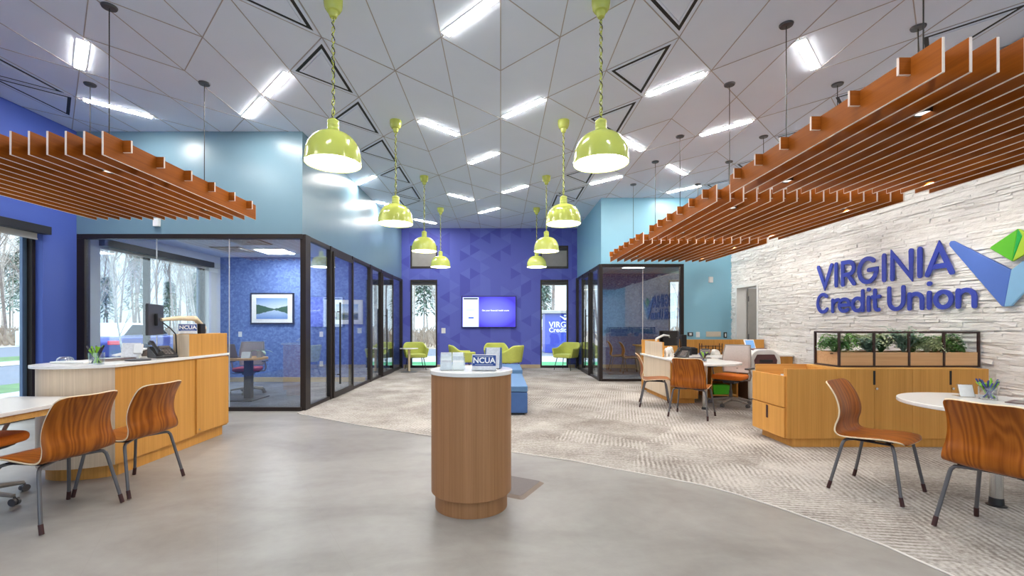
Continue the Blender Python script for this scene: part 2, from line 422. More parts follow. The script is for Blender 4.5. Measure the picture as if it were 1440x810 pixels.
# ceiling
struct(MB().box(XL - .3, YF - .2, CZ, 7.2, YB + .2, CZ + .15), 'ceiling', M['ceiling'], 'light grey triangular panel ceiling')
D, ST, Y0 = .61, 1.22, 5.246
def node(k, n): return (k * D, Y0 + n * ST - (ST / 2 if k % 2 else 0))      # odd lines sit half a step nearer
def inside(x, y):
    if y < YF or y > YB or x < XL or x > XR: return False
    if x < GL and y > YL: return False
    if x > GR and y > YR: return False
    return True
g = MB()
def strip(p, q, w=.0045):
    n = 24; run = []
    pts = [(p[0] + (q[0] - p[0]) * i / n, p[1] + (q[1] - p[1]) * i / n) for i in range(n + 1)]
    runs = []; cur = []
    for pt in pts:
        if inside(*pt): cur.append(pt)
        else:
            if len(cur) > 1: runs.append(cur)
            cur = []
    if len(cur) > 1: runs.append(cur)
    for r in runs:
        a, b = Vector((*r[0], 0)), Vector((*r[-1], 0)); d = (b - a).normalized(); s_ = Vector((-d.y, d.x, 0)) * w
        g.prism([((a + s_).x, (a + s_).y), ((b + s_).x, (b + s_).y), ((b - s_).x, (b - s_).y), ((a - s_).x, (a - s_).y)], 'z', CZ - .004, CZ)
for k in range(-10, 9):
    for (ya, yb) in [(YF + .01, YL - .01 if k * D < GL else (YR - .01 if k * D > GR else YB - .01))]:
        strip((k * D, ya), (k * D, yb))
for k in range(-11, 9):
    for n in range(-8, 9):
        a = node(k, n); b1 = node(k + 1, n); b2 = node(k + 1, n + 1) if k % 2 == 0 else node(k + 1, n - 1)
        for b in (b1, b2):
            if not DIAG(k, round((min(a[1], b[1]) - 4.636) / (ST / 2))): continue
            strip(a, b)
struct(g, 'trim_2', M['grid'], 'thin joints between the triangular ceiling panels')

# walls
w = MB()
for y0, y1 in ((YF, 3.4), (6.39, 6.95)): w.box(XL - .28, y0, 0, XL, y1, CZ)
for y0, y1 in ((3.4, 6.39),): w.box(XL - .28, y0, 2.69, XL, y1, CZ)
struct(w, 'wall_left', M['blue'], 'royal blue left wall with tall windows')
w = MB()
for y0, y1 in ((6.95, 7.31), (10.04, YB + .15)): w.box(XL - .28, y0, 0, XL, y1, CZ)
w.box(XL - .28, 7.31, 2.69, XL, 10.04, CZ); w.box(XL - .28, 7.31, 0, XL, 10.04, .12)
struct(w, 'wall_office_left', M['offwhite'], 'grey window wall of the left office')
w = MB()
w.box(XL, YL, 2.70, GL, YL + .14, CZ); w.box(GL - .14, YL + .14, 2.70, GL, YB, CZ)
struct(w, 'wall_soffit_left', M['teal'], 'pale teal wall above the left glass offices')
struct(MB().box(XL, YL + .14, 2.87, GL - .14, 10.44, 2.95).box(XL, 10.56, 2.87, GL - .14, YB, 2.95), 'ceiling_office_left', M['ceiling'], 'white ceiling of the left offices')
struct(MB().box(XL, 10.44, 0, GL - .04, 10.56, 2.87), 'wall_partition', M['office_blue'], 'blue woven wall between the left offices')
struct(MB().box(XL, 10.42, .006, GL - .1, 10.44, .11), 'baseboard_office', M['baseboard'], 'beige baseboard in the left office')
w = MB()
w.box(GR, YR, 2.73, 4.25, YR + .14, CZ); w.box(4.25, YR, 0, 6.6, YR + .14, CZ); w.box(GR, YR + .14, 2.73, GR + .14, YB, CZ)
struct(w, 'wall_soffit_right', M['teal_deep'], 'teal wall around and above the right glass office')
struct(MB().box(GR + .14, YR + .14, 2.88, 6.5, YB, 2.96), 'ceiling_office_right', M['ceiling'], 'white ceiling of the right office')
# back wall with four window openings
wins = [(-2.75, -1.93), (1.21, 2.06)]
def backwall(x0, x1, holes, mat, name, label):
    w = MB(); xs = [x0]
    for a, b in holes: xs += [a, b]
    xs.append(x1)
    for i in range(0, len(xs), 2): w.box(xs[i], YB, 0, xs[i + 1], YB + .2, CZ)
    for a, b in holes:
        if name == 'wall_back': w.box(a, YB, 2.69, b, YB + .2, 3.03); w.box(a, YB, 3.73, b, YB + .2, CZ)
        else: w.box(a, YB, 2.69, b, YB + .2, CZ)
        w.box(a, YB, -.05, b, YB + .2, .01)
    return struct(w, name, mat, label)
backwall(GL, GR, wins, M['triwall'], 'wall_back', 'blue violet back wall with a tonal triangle pattern')
backwall(XL - .28, GL, [(-5.6, -4.4)], M['office_blue'], 'wall_office_back_left', 'blue back wall of the far left office')
backwall(GR, 6.6, [(5.12, 5.95)], M['office_blue'], 'wall_office_back_right', 'blue woven back wall of the right office')
struct(MB().box(6.5, YR + .14, 0, 6.6, YB, CZ), 'wall_office_right', M['office_blue'], 'blue side wall of the right office')
b = MB()
for x0, x1 in ((GL + .06, -2.75), (-1.93, 1.21), (2.06, GR - .06)): b.box(x0, YB - .02, .006, x1, YB, .11)
b.box(GR + .1, YB - .02, .006, 5.12, YB, .11)
struct(b, 'baseboard_back', M['baseboard'], 'beige baseboard along the back wall')
# front wall behind the camera with glazed entrance openings
w = MB()
for x0, x1 in ((XL - .28, -5.4), (-2.2, -1.6), (1.6, 2.2), (5.2, 7.2)): w.box(x0, YF - .2, 0, x1, YF, CZ)
for x0, x1 in ((-5.4, -2.2), (-1.6, 1.6), (2.2, 5.2)): w.box(x0, YF - .2, 2.9, x1, YF, CZ)
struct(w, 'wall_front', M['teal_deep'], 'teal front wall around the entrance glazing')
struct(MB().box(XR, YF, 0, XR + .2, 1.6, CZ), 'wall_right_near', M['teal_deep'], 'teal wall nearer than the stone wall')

# stone wall: courses of split-face ledgestone
DY0, DY1, DZ = 9.45, 10.24, 2.14
w = MB()
w.box(XR + .03, 1.6, 0, XR + .2, DY0 - .05, CZ); w.box(XR + .03, DY1 + .05, 0, XR + .2, YR, CZ); w.box(XR + .03, DY0 - .05, DZ + .05, XR + .2, DY1 + .05, CZ)
rs = random.Random(3); z = 0
while z < CZ - .01:
    h = rs.choice((.024, .03, .036, .036, .044, .058)); h = min(h, CZ - z); cb = rs.uniform(0, .014)
    y = 1.6 - rs.random() * .2
    while y < YR:
        L = rs.uniform(.1, .42); y1 = min(y + L, YR)
        segs = [(max(y, 1.6), y1)]
        if z < DZ and y1 > DY0 - .06 and y < DY1 + .06:
            segs = [(max(y, 1.6), min(y1, DY0 - .06)), (max(y, DY1 + .06), y1)]
        for a, c in segs:
            if c - a < .01: continue
            base = cb + rs.uniform(0, .012)
            q = [base + rs.uniform(0, .022) for _ in range(4)]
            x = XR + .03; e = .0012
            vs = [(x, a, z), (x, c, z), (x, c, z + h), (x, a, z + h),
                  (XR - q[0], a + e, z + e), (XR - q[1], c - e, z + e), (XR - q[2], c - e, z + h - e), (XR - q[3], a + e, z + h - e)]
            w.add(vs, [(4, 7, 6, 5), (0, 4, 5, 1), (1, 5, 6, 2), (2, 6, 7, 3), (3, 7, 4, 0)])
        y = y1
    z += h
struct(w, 'wall_right', M['stone'], 'white stacked ledgestone wall with the blue sign')

# door in the stone wall and the passage behind it
f = MB(); f.box(XR - .035, DY0 - .06, 0, XR + .2, DY0, DZ + .06).box(XR - .035, DY1, 0, XR + .2, DY1 + .06, DZ + .06).box(XR - .035, DY0, DZ, XR + .2, DY1, DZ + .06)
dr = struct(f, 'door_1', M['white'], 'pale door frame with the grey door standing open in the stone wall', bevel=.004)
MB().box(XR + .21, DY1 - .045, .01, XR + .98, DY1 - .005, DZ - .01).build('door_leaf', M['door_grey'], dr)
for zz in (.25, 1.05, 1.9): MB().tube([(XR + .205, DY1 - .055, zz - .06), (XR + .205, DY1 - .055, zz + .06)], .012, 8).build('hinge', M['steel'], dr)
MB().box(XR + .45, DY1 - .10, DZ - .12, XR + .7, DY1 - .045, DZ - .05).build('door_closer', M['dark_grey'], dr)
w = MB(); w.box(XR + .2, 8.4, 0, 7.0, 8.5, 2.6).box(7.0, 8.4, 0, 7.1, YR, 2.6).box(XR + .2, 10.38, 0, 7.0, 10.48, 2.6).box(XR + .2, 8.4, 2.6, 7.1, 10.48, 2.7)
struct(w, 'wall_passage', M['offwhite'], 'plain grey walls of the passage behind the door')

# glazed office fronts -------------------------------------------------------
def frame_glass(name, label, segs): pass
fr = MB()
fr.box(XL, YL, 2.63, GL, YL + .1, 2.70).box(XL, YL, 0, GL - .02, YL + .07, .06).box(XL, YL, .06, XL + .12, YL + .1, 2.63)
lf = struct(fr, 'window_1', M['frame'], 'dark framed glass front of the left office', bevel=.003)
px = [XL + .12, -5.264, -4.154, GL - .02]
for i in range(3): MB().box(px[i] + .006, YL + .03, .06, px[i + 1] - .006, YL + .042, 2.63).build('glass_pane', M['office_glass'], lf)
for x in px[1:3]: MB().box(x - .003, YL + .028, .06, x + .003, YL + .044, 2.63).build('glass_joint', M['plastic_w'], lf)
def side(name, label, X, sgn, top, posts, doors, panes, ys, handles, ye):
    fr = MB(); t0, t1 = X - .03, X + .03
    fr.box(t0, ys, top - .07, t1, ye, top).box(t0, ys, 0, t1, ye, .06)
    for a, b in posts: fr.box(t0 - .012, a, 0, t1 + .012, b, top - .0)
    o = struct(fr, name, M['frame'], label, bevel=.003)
    for a, b in panes: MB().box(X - .006, a, .06, X + .006, b, top - .07).build('glass_pane', M['office_glass'], o)
    for (a, b), hy in zip(doors, handles):
        XX = X + sgn * .045
        dm = MB(); dm.box(XX - .02, a, .015, XX + .02, a + .05, top - .08).box(XX - .02, b - .05, .015, XX + .02, b, top - .08)
        dm.box(XX - .02, a + .05, .015, XX + .02, b - .05, .12).box(XX - .02, a + .05, top - .15, XX + .02, b - .05, top - .08)
        d = dm.build('door_leaf', M['frame'], o, bevel=.003)
        MB().box(XX - .006, a + .05, .12, XX + .006, b - .05, top - .15).build('door_glass', M['office_glass'], d)
        for q in (1, -1):
            hm = MB(); hx = XX + q * .075
            hm.tube([(hx, hy, .25), (hx, hy, 1.72)], .016, 10)
            for zz in (.42, 1.55): hm.tube([(XX + q * .015, hy, zz), (hx, hy, zz)], .01, 8)
            hm.build('pull_handle', M['black'], d)
    return o
side('window_2', 'dark framed glass side of the left offices with two glass doors', GL, 1, 2.70,
     [(YL + .02, 7.10), (7.95, 8.03), (9.12, 9.17), (10.38, 10.54), (11.33, 11.38), (12.5, 12.55), (13.68, 13.78)],
     [(8.03, 9.12), (11.38, 12.5)], [(7.10, 7.95), (9.17, 10.38), (10.54, 11.33), (12.55, 13.68)], YL + .1, (8.19, 11.56), 13.78)
fr = MB()
fr.box(GR, YR, 2.66, 4.25, YR + .1, 2.73).box(GR, YR, 0, 4.25, YR + .07, .06).box(4.17, YR, .06, 4.25, YR + .1, 2.66)
rf = struct(fr, 'window_3', M['frame'], 'dark framed glass front of the right office', bevel=.003)
for a, b in ((GR + .03, 3.305), (3.305, 4.17)): MB().box(a + .005, YR + .03, .06, b - .005, YR + .042, 2.66).build('glass_pane', M['office_glass'], rf)
MB().box(3.3, YR + .028, .06, 3.31, YR + .044, 2.66).build('glass_joint', M['plastic_w'], rf)
side('window_4', 'dark framed glass side of the right office with one glass door', GR, -1, 2.73,
     [(YR + .02, 10.7), (11.64, 11.69), (12.69, 12.74), (13.68, 13.78)], [(11.69, 12.69)], [(10.7, 11.64), (12.74, 13.68)], YR + .1, (11.82,), 13.78)

# exterior windows
def win_left(name, label, y0, y1, mull, z0=.0):
    X = XL - .15
    m = MB(); a = .05
    m.box(X - .05, y0, z0, X + .05, y0 + a, 2.69).box(X - .05, y1 - a, z0, X + .05, y1, 2.69).box(X - .05, y0, z0, X + .05, y1, z0 + .07).box(X - .05, y0, 2.62, X + .05, y1, 2.69)
    for q in mull: m.box(X - .05, q - .03, z0 + .07, X + .05, q + .03, 2.62)
    o = struct(m, name, M['frame'], label, bevel=.003)
    ed = [y0 + a] + [q for q in mull] + [y1 - a]
    for i in range(len(ed) - 1): MB().box(X - .012, ed[i] + .03 * (i > 0), z0 + .07, X - .002, ed[i + 1] - .03 * (i < len(ed) - 2), 2.62).build('glass_pane', M['glass'], o)
    st = MB().box(X - .06, y1 - a - .06, z0 + .07, X - .02, y1 - a - .002, 2.62).build('outer_stop', M['win_frame'], o)
    return o
win_left('window_5', 'tall dark framed window in the left blue wall', 3.4, 6.39, [4.9])
win_left('window_6', 'wide window of the left office looking to the woods', 7.31, 10.04, [8.46], .12)
def blind(y0, y1, drop, label):
    t = thing('roller_blind', label, 'blind', (XL, (y0 + y1) / 2, 2.6)); L = (y1 - y0) / 2
    MB().box(0.002, -L, -.012, .1, L, .1).build('cassette', M['blind'], t, bevel=.004)
    MB().box(-.05, -L + .06, -drop, -.046, L - .06, .08).build('fabric', M['blind_fabric'], t)
    MB().box(-.056, -L + .06, -drop - .02, -.04, L - .06, -drop).build('bottom_bar', M['white'], t)
    return t
blind(3.38, 6.42, .07, 'rolled up roller blind in a black cassette over the left blue wall window')
blind(7.28, 10.07, .03, 'rolled up roller blind in a dark cassette over the left office window')
def win_back(name, label, x0, x1, z0, z1):
    m = MB(); a = .045; y0, y1 = YB - .01, YB + .1
    m.box(x0, y0, z0, x0 + a, y1, z1).box(x1 - a, y0, z0, x1, y1, z1).box(x0 + a, y0, z0, x1 - a, y1, z0 + .07).box(x0 + a, y0, z1 - .06, x1 - a, y1, z1)
    o = struct(m, name, M['frame'], label, bevel=.003)
    MB().box(x0 + a, YB + .06, z0 + .07, x1 - a, YB + .07, z1 - .06).build('glass_pane', M['glass'], o)
    return o
win_back('window_7', 'tall narrow window on the left of the back wall', -2.75, -1.93, .01, 2.69)
win_back('window_8', 'tall narrow window on the right of the back wall', 1.21, 2.06, .01, 2.69)
win_back('window_9', 'high window above the left narrow back window', -2.75, -1.93, 3.03, 3.73)
win_back('window_10', 'high window above the right narrow back window', 1.21, 2.06, 3.03, 3.73)
win_back('window_11', 'window in the back wall of the right office', 5.12, 5.95, .01, 2.69)
win_back('window_12', 'window in the back wall of the far left office', -5.6, -4.4, .01, 2.69)
def bblind(x0, x1, z0, z1, label, drop):
    t = thing('roller_blind', label, 'blind', ((x0 + x1) / 2, YB, z1)); L = (x1 - x0) / 2 - .05
    MB().box(-L - .005, .012, -.15, L + .005, .055, -.062).build('cassette', M['blind'], t)
    MB().box(-L, .03, -drop, L, .034, -.15).build('fabric', M['blind_grey'] if drop > .3 else M['blind_fabric'], t)
bblind(-2.75, -1.93, .01, 2.69, 'roller blind rolled up at the head of the left tall back window', .17)
bblind(1.21, 2.06, .01, 2.69, 'roller blind rolled up at the head of the right tall back window', .17)
bblind(-2.75, -1.93, 3.03, 3.73, 'grey roller blind pulled down over the left high window', .63)
bblind(1.21, 2.06, 3.03, 3.73, 'grey roller blind pulled down over the right high window', .63)

t = thing('ceiling_light', 'added round light, unseen in the passage behind the stone wall door', 'ceiling light', (6.2, 9.4, 2.6))  # added lamp, out of sight, that brightens the passage
MB().lathe([(0, -.05), (.16, -.045), (.18, -.01), (.18, 0), (0, 0)], 24).build('lens', emit('passage_fill', (1, .95, .88, 1), 12), t, smooth=True)
# ------------------------------------------------------------------ ceiling lights, diffusers, pendants, slat canopies
def P2(k, y): return Vector((k * D, y, 0))
LIGHTS = [(-1, 4.636, 0, 4.026, 'long linear ceiling light at the top centre, nearest of the middle row'),
 (0, 6.466, 1, 5.856, 'linear ceiling light between the two nearest lime pendants, right of centre'),
 (-2, 6.466, -1, 7.076, 'linear ceiling light just right of the second left pendant canopy'),
 (-1, 8.296, 0, 7.686, 'linear ceiling light at centre, halfway down the ceiling'),
 (-2, 10.126, -1, 10.736, 'linear ceiling light just right of the third left pendant canopy'),
 (0, 10.126, 1, 9.516, 'small linear ceiling light left of the third right pendant'),
 (-1, 11.956, 0, 11.346, 'smallest linear ceiling light, farthest at the centre before the back wall'),
 (-4, 12.566, -3, 13.176, 'farthest linear ceiling light beside the left teal wall'),
 (-5, 9.516, -4, 8.906, 'linear ceiling light by the left teal wall, behind the nearest left pendant'),
 (-5, 10.736, -4, 11.346, 'linear ceiling light by the left teal wall, behind the second left pendant'),
 (3, 5.856, 4, 5.246, 'linear ceiling light right of the nearest right pendant chain'),
 (3, 7.076, 4, 7.686, 'linear ceiling light touching the nearest right pendant shade on its right'),
 (3, 9.516, 4, 8.906, 'linear ceiling light just below the nearest right pendant shade in view'),
 (5, 7.076, 6, 6.466, 'linear ceiling light among the cables of the middle right slat canopy'),
 (5, 4.636, 6, 5.246, 'short steep ceiling light beside the nearest cable of the right slat canopy'),
 (5, 8.296, 6, 8.906, 'small ceiling light left of a right canopy cable, above the teal wall'),
 (6, 10.126, 7, 9.516, 'flat ceiling light right above the right teal wall'),
 (-7, 4.636, -8, 5.246, 'steep ceiling light at the upper left corner by the left canopy cable'),
 (-9, 5.856, -8, 6.466, 'flat ceiling light above the left slat canopy'),
 (-4, 5.246, -5, 5.856, 'left ceiling light of a pair end to end, the upper one by the diffusers'),
 (-5, 5.856, -6, 6.466, 'left ceiling light of a pair end to end, the lower one above the teal corner')]
LIGHTS += [(2, 2.806, 3, 2.196, 'linear ceiling light above the viewer, out of view on the right'), (-3, 2.196, -2, 2.806, 'linear ceiling light above the viewer, out of view on the left'),  # from here on: unseen lamps added to brighten the near floor
 (-7, 2.196, -6, 1.586, 'linear ceiling light out of view above the low left table'), (5, .976, 6, .366, 'linear ceiling light out of view by the entrance on the right'),
 (0, .366, 1, -.244, 'linear ceiling light out of view behind the viewer'), (-4, .366, -3, -.244, 'linear ceiling light out of view behind the viewer on the left'),
 (-8, -.854, -7, -1.464, 'linear ceiling light out of view in the rear left corner'), (3, -1.464, 4, -2.074, 'linear ceiling light out of view in the rear right corner')]
for k0, y0, k1, y1, lab in LIGHTS:
    a, b = P2(k0, y0), P2(k1, y1); c = (a + b) / 2; d = b - a; L = d.length * .41
    t = thing('ceiling_light', lab, 'ceiling light', (c.x, c.y, CZ), math.atan2(d.y, d.x), 'recessed linear ceiling lights')
    MB().box(-L - .012, -.052, -.006, L + .012, .052, 0).build('housing', M['housing'], t)
    MB().box(-L, -.04, -.012, L, .04, -.006).build('lens', M['light_strip'], t)

def inset(tri, d):
    out = []
    for i in range(3):
        p, q, r = tri[i - 1], tri[i], tri[(i + 1) % 3]
        u = (p - q).normalized(); v = (r - q).normalized(); h = (u + v).normalized()
        out.append(q + h * (d / math.sqrt(max(1e-6, (1 - u.dot(v)) / 2))))
    return out
def ring(mb, A, B, z0, z1, mi=0):
    for i in range(3):
        j = (i + 1) % 3
        mb.prism([(A[i].x, A[i].y), (A[j].x, A[j].y), (B[j].x, B[j].y), (B[i].x, B[i].y)], 'z', z0, z1, mi)
ords = ['first', 'second', 'third', 'fourth', 'fifth', 'sixth', 'seventh', 'eighth']
def diffuser(p, q, r, label):
    pts = [P2(*p), P2(*q), P2(*r)]; c = (pts[0] + pts[1] + pts[2]) / 3; T = [x - c for x in pts]
    t = thing('air_diffuser', label, 'air diffuser', (c.x, c.y, CZ), 0, 'triangular ceiling air diffusers')
    m = MB(); ring(m, inset(T, .01), inset(T, .042), -.006, 0); m.build('outer_frame', M['ceiling'], t)
    m = MB(); ring(m, inset(T, .042), inset(T, .078), -.004, 0); m.build('slot', M['slot'], t)
    m = MB(); ring(m, inset(T, .078), inset(T, .098), -.008, 0); B = inset(T, .105); m.prism([(v.x, v.y) for v in B], 'z', -.012, -.001); m.build('centre_panel', M['ceiling'], t)
for i in range(6):
    y = 3.416 + ST * i
    diffuser((-3, y), (-3, y + ST), (-4, y + ST / 2), 'black edged triangular air diffuser in the left column, %s from the viewer' % ords[i])
    diffuser((3, y), (3, y + ST), (2, y + ST / 2), 'black edged triangular air diffuser beside the right pendants, %s from the viewer' % ords[i])
diffuser((-4, 10.126), (-4, 11.346), (-3, 10.736), 'farthest triangular diffuser on the left, pointing the opposite way')
diffuser((2, 10.126), (2, 11.346), (3, 10.736), 'farthest triangular diffuser by the right pendants, pointing the opposite way')
for i in range(5):
    y = 4.026 + ST * i
    diffuser((8, y), (8, y + ST), (7, y + ST / 2), 'triangular air diffuser above the right slat canopies, %s from the viewer' % ords[i])
diffuser((-9, 4.636), (-9, 5.856), (-10, 5.246), 'triangular diffuser by the blue wall, nearer and inner half of the pair')
diffuser((-10, 5.246), (-10, 6.466), (-9, 5.856), 'triangular diffuser by the blue wall, outer half of the pair')

# pendants
def make_pendant():
    t = thing('pendant_light', 'x', 'pendant light', (0, 0, 0), 0, 'lime green pendant lights')
    zr = 2.77 - CZ                                  # rim below the ceiling
    MB().lathe([(0, -.165), (.03, -.163), (.034, -.152), (.042, -.136), (.042, -.114), (.06, -.109), (.075, -.085), (.082, -.045), (.083, 0), (0, 0)], 28).build('ceiling_canopy', M['lime'], t, smooth=True)
    prof = [(.0, zr + .405), (.03, zr + .405), (.036, zr + .395), (.05, zr + .39), (.05, zr + .285)]
    for a in range(0, 91, 9):
        prof.append((.05 + .195 * math.sin(math.radians(a)) ** .92, zr + .045 + .235 * math.cos(math.radians(a)) ** 1.0))
    prof += [(.25, zr + .012), (.25, zr), (.243, zr), (.238, zr + .04)]
    MB().lathe(prof[::-1], 48).build('shade', M['lime'], t, smooth=True, ang=28)
    m = MB()
    for a in (0, .5, 1): m.lathe([(.0505, zr + .30 + a * .07), (.0525, zr + .304 + a * .07), (.0525, zr + .314 + a * .07), (.0505, zr + .318 + a * .07)], 28)
    m.build('neck_band', M['lime'], t, smooth=True)
    MB().lathe([(0, zr + .010), (.243, zr + .010), (.243, zr + .016), (0, zr + .016)], 48).build('diffuser', M['shade_in'], t)
    # chain with a black flex twisted through it
    m = MB(); top, bot = -.16, zr + .40; n = int((top - bot) / .046)
    for i in range(n):
        zc = top - (i + .5) * (top - bot) / n; h = .026; r = .011
        loop = [(r * math.cos(a), h * math.sin(a)) for a in [2 * PI * j / 12 for j in range(12)]]
        th = i * PI / 2 + .4
        pts = [(x * math.cos(th), x * math.sin(th), zc + z) for x, z in loop]
        m.tube(pts + [pts[0]], .0042, 5, caps=False)
    m.build('chain', M['lime'], t, smooth=True)
    k = 90
    MB().tube([(.013 * math.cos(i * .62), .013 * math.sin(i * .62), top + .003 + (bot - top) * i / k) for i in range(k + 1)], .0045, 5).build('flex', M['black'], t, smooth=True)
    return t
P0 = make_pendant()
i = 0
for X, sname in ((-1.515, 'left'), (.908, 'right')):
    for j, Y in enumerate((4.1, 6.54, 8.98, 11.42)):
        o = P0 if i == 0 else copy_tree(P0); i += 1
        place(o, (X, Y, CZ), 0, 'lime green dome pendant on a chain, %s in the %s row' % (('nearest and largest', 'second', 'third', 'farthest and smallest')[j], sname))

# slat canopies
def make_canopy(nm):
    t = thing('slat_canopy', 'x', 'slat canopy', (0, 0, 0), 0, 'hanging wooden slat canopies')
    Wd, Ln, sp, z0, z1, th = 14 * .1545, 2.36, .1545, 2.74, 2.94, .014
    zh = 2.94 - .108
    for i in range(15):
        x = i * sp; m = MB()
        m.box(x - th / 2, 0, z0 + .003, x + th / 2, Ln, z1)
        m.box(x - th / 2, 0, z0, x + th / 2, Ln, z0 + .003, 1).box(x - th / 2, -.004, z0, x + th / 2, 0, z1, 1).box(x - th / 2, Ln, z0, x + th / 2, Ln + .004, z1, 1)
        m.build('slat', [M['slat'], M['edge']], t)
    for j in range(6):
        y = .2 + j * .388; m = MB()
        m.box(-.078, y - th / 2, zh + .003, Wd + .078, y + th / 2, z1 - .001)
        m.box(-.082, y - th / 2, zh, -.078, y + th / 2, z1 - .001, 1).box(Wd + .078, y - th / 2, zh, Wd + .082, y + th / 2, z1 - .001, 1).box(-.078, y - th / 2, zh, Wd + .078, y + th / 2, zh + .003, 1)
        m.build('cross_board', [M['slat_x'], M['edge']], t)
    return t
def hang(t, cab, spots):
    for x, y in cab:
        MB().tube([(x, y, 2.93), (x, y, CZ - .012)], .0045, 6).build('cable', M['black'], t)
        MB().lathe([(0, CZ - .02), (.058, CZ - .018), (.064, CZ - .006), (.064, CZ)], 24, (x, y, 0)).build('ceiling_plate', M['dark_grey'], t, smooth=True)
    for x, y in spots:
        s = MB().lathe([(.046, 2.775), (.05, 2.775), (.05, 2.9), (.03, 2.91), (0, 2.91)], 24, (x, y, 0)).build('spotlight', M['black'], t, smooth=True)
        MB().lathe([(0, 2.784), (.046, 2.784), (.046, 2.79), (0, 2.79)], 24, (x, y, 0)).build('spot_lens', M['spot_lens'], s)
M['spot_lens'] = emit('spot_lens', (1, .96, .88, 1), 1.1)
def spotlamp(parent, x, y, tx, ty, power, ang=72):
    L = bpy.data.lights.new('spot_lamp', 'SPOT'); L.energy = power; L.spot_size = math.radians(ang); L.spot_blend = .8; L.shadow_soft_size = .04; L.color = (1, .95, .87)
    o = bpy.data.objects.new('spot_lamp', L); COL.objects.link(o); o.parent = parent
    o.location = (x, y, 2.735); o.rotation_euler = Vector((tx, ty, -1.0)).to_track_quat('-Z', 'Y').to_euler()
cspec = [((2.5, 2.56, 0), 'nearest of the three stepped wooden slat canopies on the right', [(.3, .44), (1.63, 1.92), (.3, 1.88), (1.63, .5)], [(.43, .58), (.43, 2.06), (1.79, .58), (1.79, 2.04)], .45),
         ((2.5, 5.24, 0), 'middle of the three stepped wooden slat canopies on the right', [(.3, .3), (.3, 1.83), (1.62, .3), (1.61, 1.84)], [(.4, .44), (.37, 1.96), (1.8, .46), (1.77, 2.04)], .45),
         ((2.5, 7.93, 0), 'farthest of the three stepped wooden slat canopies, before the right teal wall', [(.29, .24), (.28, 1.56), (1.62, .24), (1.63, 1.56)], [(.37, .4), (.4, 1.77), (1.78, .5), (1.78, 1.87)], .45),
         ((-5.5, 3.8, 0), 'wooden slat canopy hanging over the left service desk', [(.48, .39), (1.88, .39), (.48, 1.74), (1.89, 1.72)], [(1.75, .54), (.28, 2.0), (1.77, 1.98), (.28, .54)], 0)]
for loc, lab, cab, sp, wash in cspec:
    t = make_canopy('c'); t.location = loc; t['label'] = lab; hang(t, cab, sp)
    for x, y in sp:
        towall = wash if (x > 1.2 and wash) else 0
        spotlamp(t, x, y, .9 if towall else 0, 0, 19 if towall else 22, 110 if towall else 72)

# office ceiling fixtures
t = thing('ceiling_troffer', 'bright square panel light in the left office ceiling', 'ceiling light', (-4.75, 9.55, 2.87))
MB().box(-.32, -.32, -.012, .32, .32, 0).build('housing', M['housing'], t)
MB().box(-.28, -.28, -.02, .28, .28, -.012).build('lens', emit('troffer', (1, .97, .92, 1), 40), t)
t = thing('ceiling_troffer', 'bright square panel light in the right office ceiling', 'ceiling light', (3.6, 12.1, 2.88))
MB().box(-.32, -.32, -.012, .32, .32, 0).build('housing', M['housing'], t)
MB().box(-.28, -.28, -.02, .28, .28, -.012).build('lens', emit('troffer_dim', (1, .97, .92, 1), 5), t)
for (x, y, lab) in ((-4.7, 8.45, 'square slatted air vent in the left office ceiling, nearer one'), (-5.5, 9.3, 'plain grey air return in the left office ceiling by the window')):
    t = thing('ceiling_vent', lab, 'air vent', (x, y, 2.87))
    MB().box(-.3, -.3, -.01, .3, .3, 0).build('vent_plate', M['blind_grey'], t)
    m = MB()
    for q in range(4):
        s0 = .27 - q * .065; 
        for (a, b, c, d) in ((-s0, -s0, s0, -s0 + .03), (-s0, s0 - .03, s0, s0), (-s0, -s0, -s0 + .03, s0), (s0 - .03, -s0, s0, s0)): m.box(a, b, -.022 + q * .002, c, d, -.01)
    m.build('louver', M['housing'], t)
# ------------------------------------------------------------------ chairs
def spline(pts, n):
    """Catmull-Rom through 2D points"""
    out = []; P = [pts[0]] + list(pts) + [pts[-1]]
    for i in range(1, len(P) - 2):
        for k in range(n):
            t = k / n; p0, p1, p2, p3 = P[i - 1], P[i], P[i + 1], P[i + 2]
            out.append(tuple(.5 * (2 * p1[c] + (p2[c] - p0[c]) * t + (2 * p0[c] - 5 * p1[c] + 4 * p2[c] - p3[c]) * t * t + (3 * p1[c] - p0[c] - 3 * p2[c] + p3[c]) * t ** 3) for c in range(len(p1))))
    out.append(tuple(pts[-1])); return out
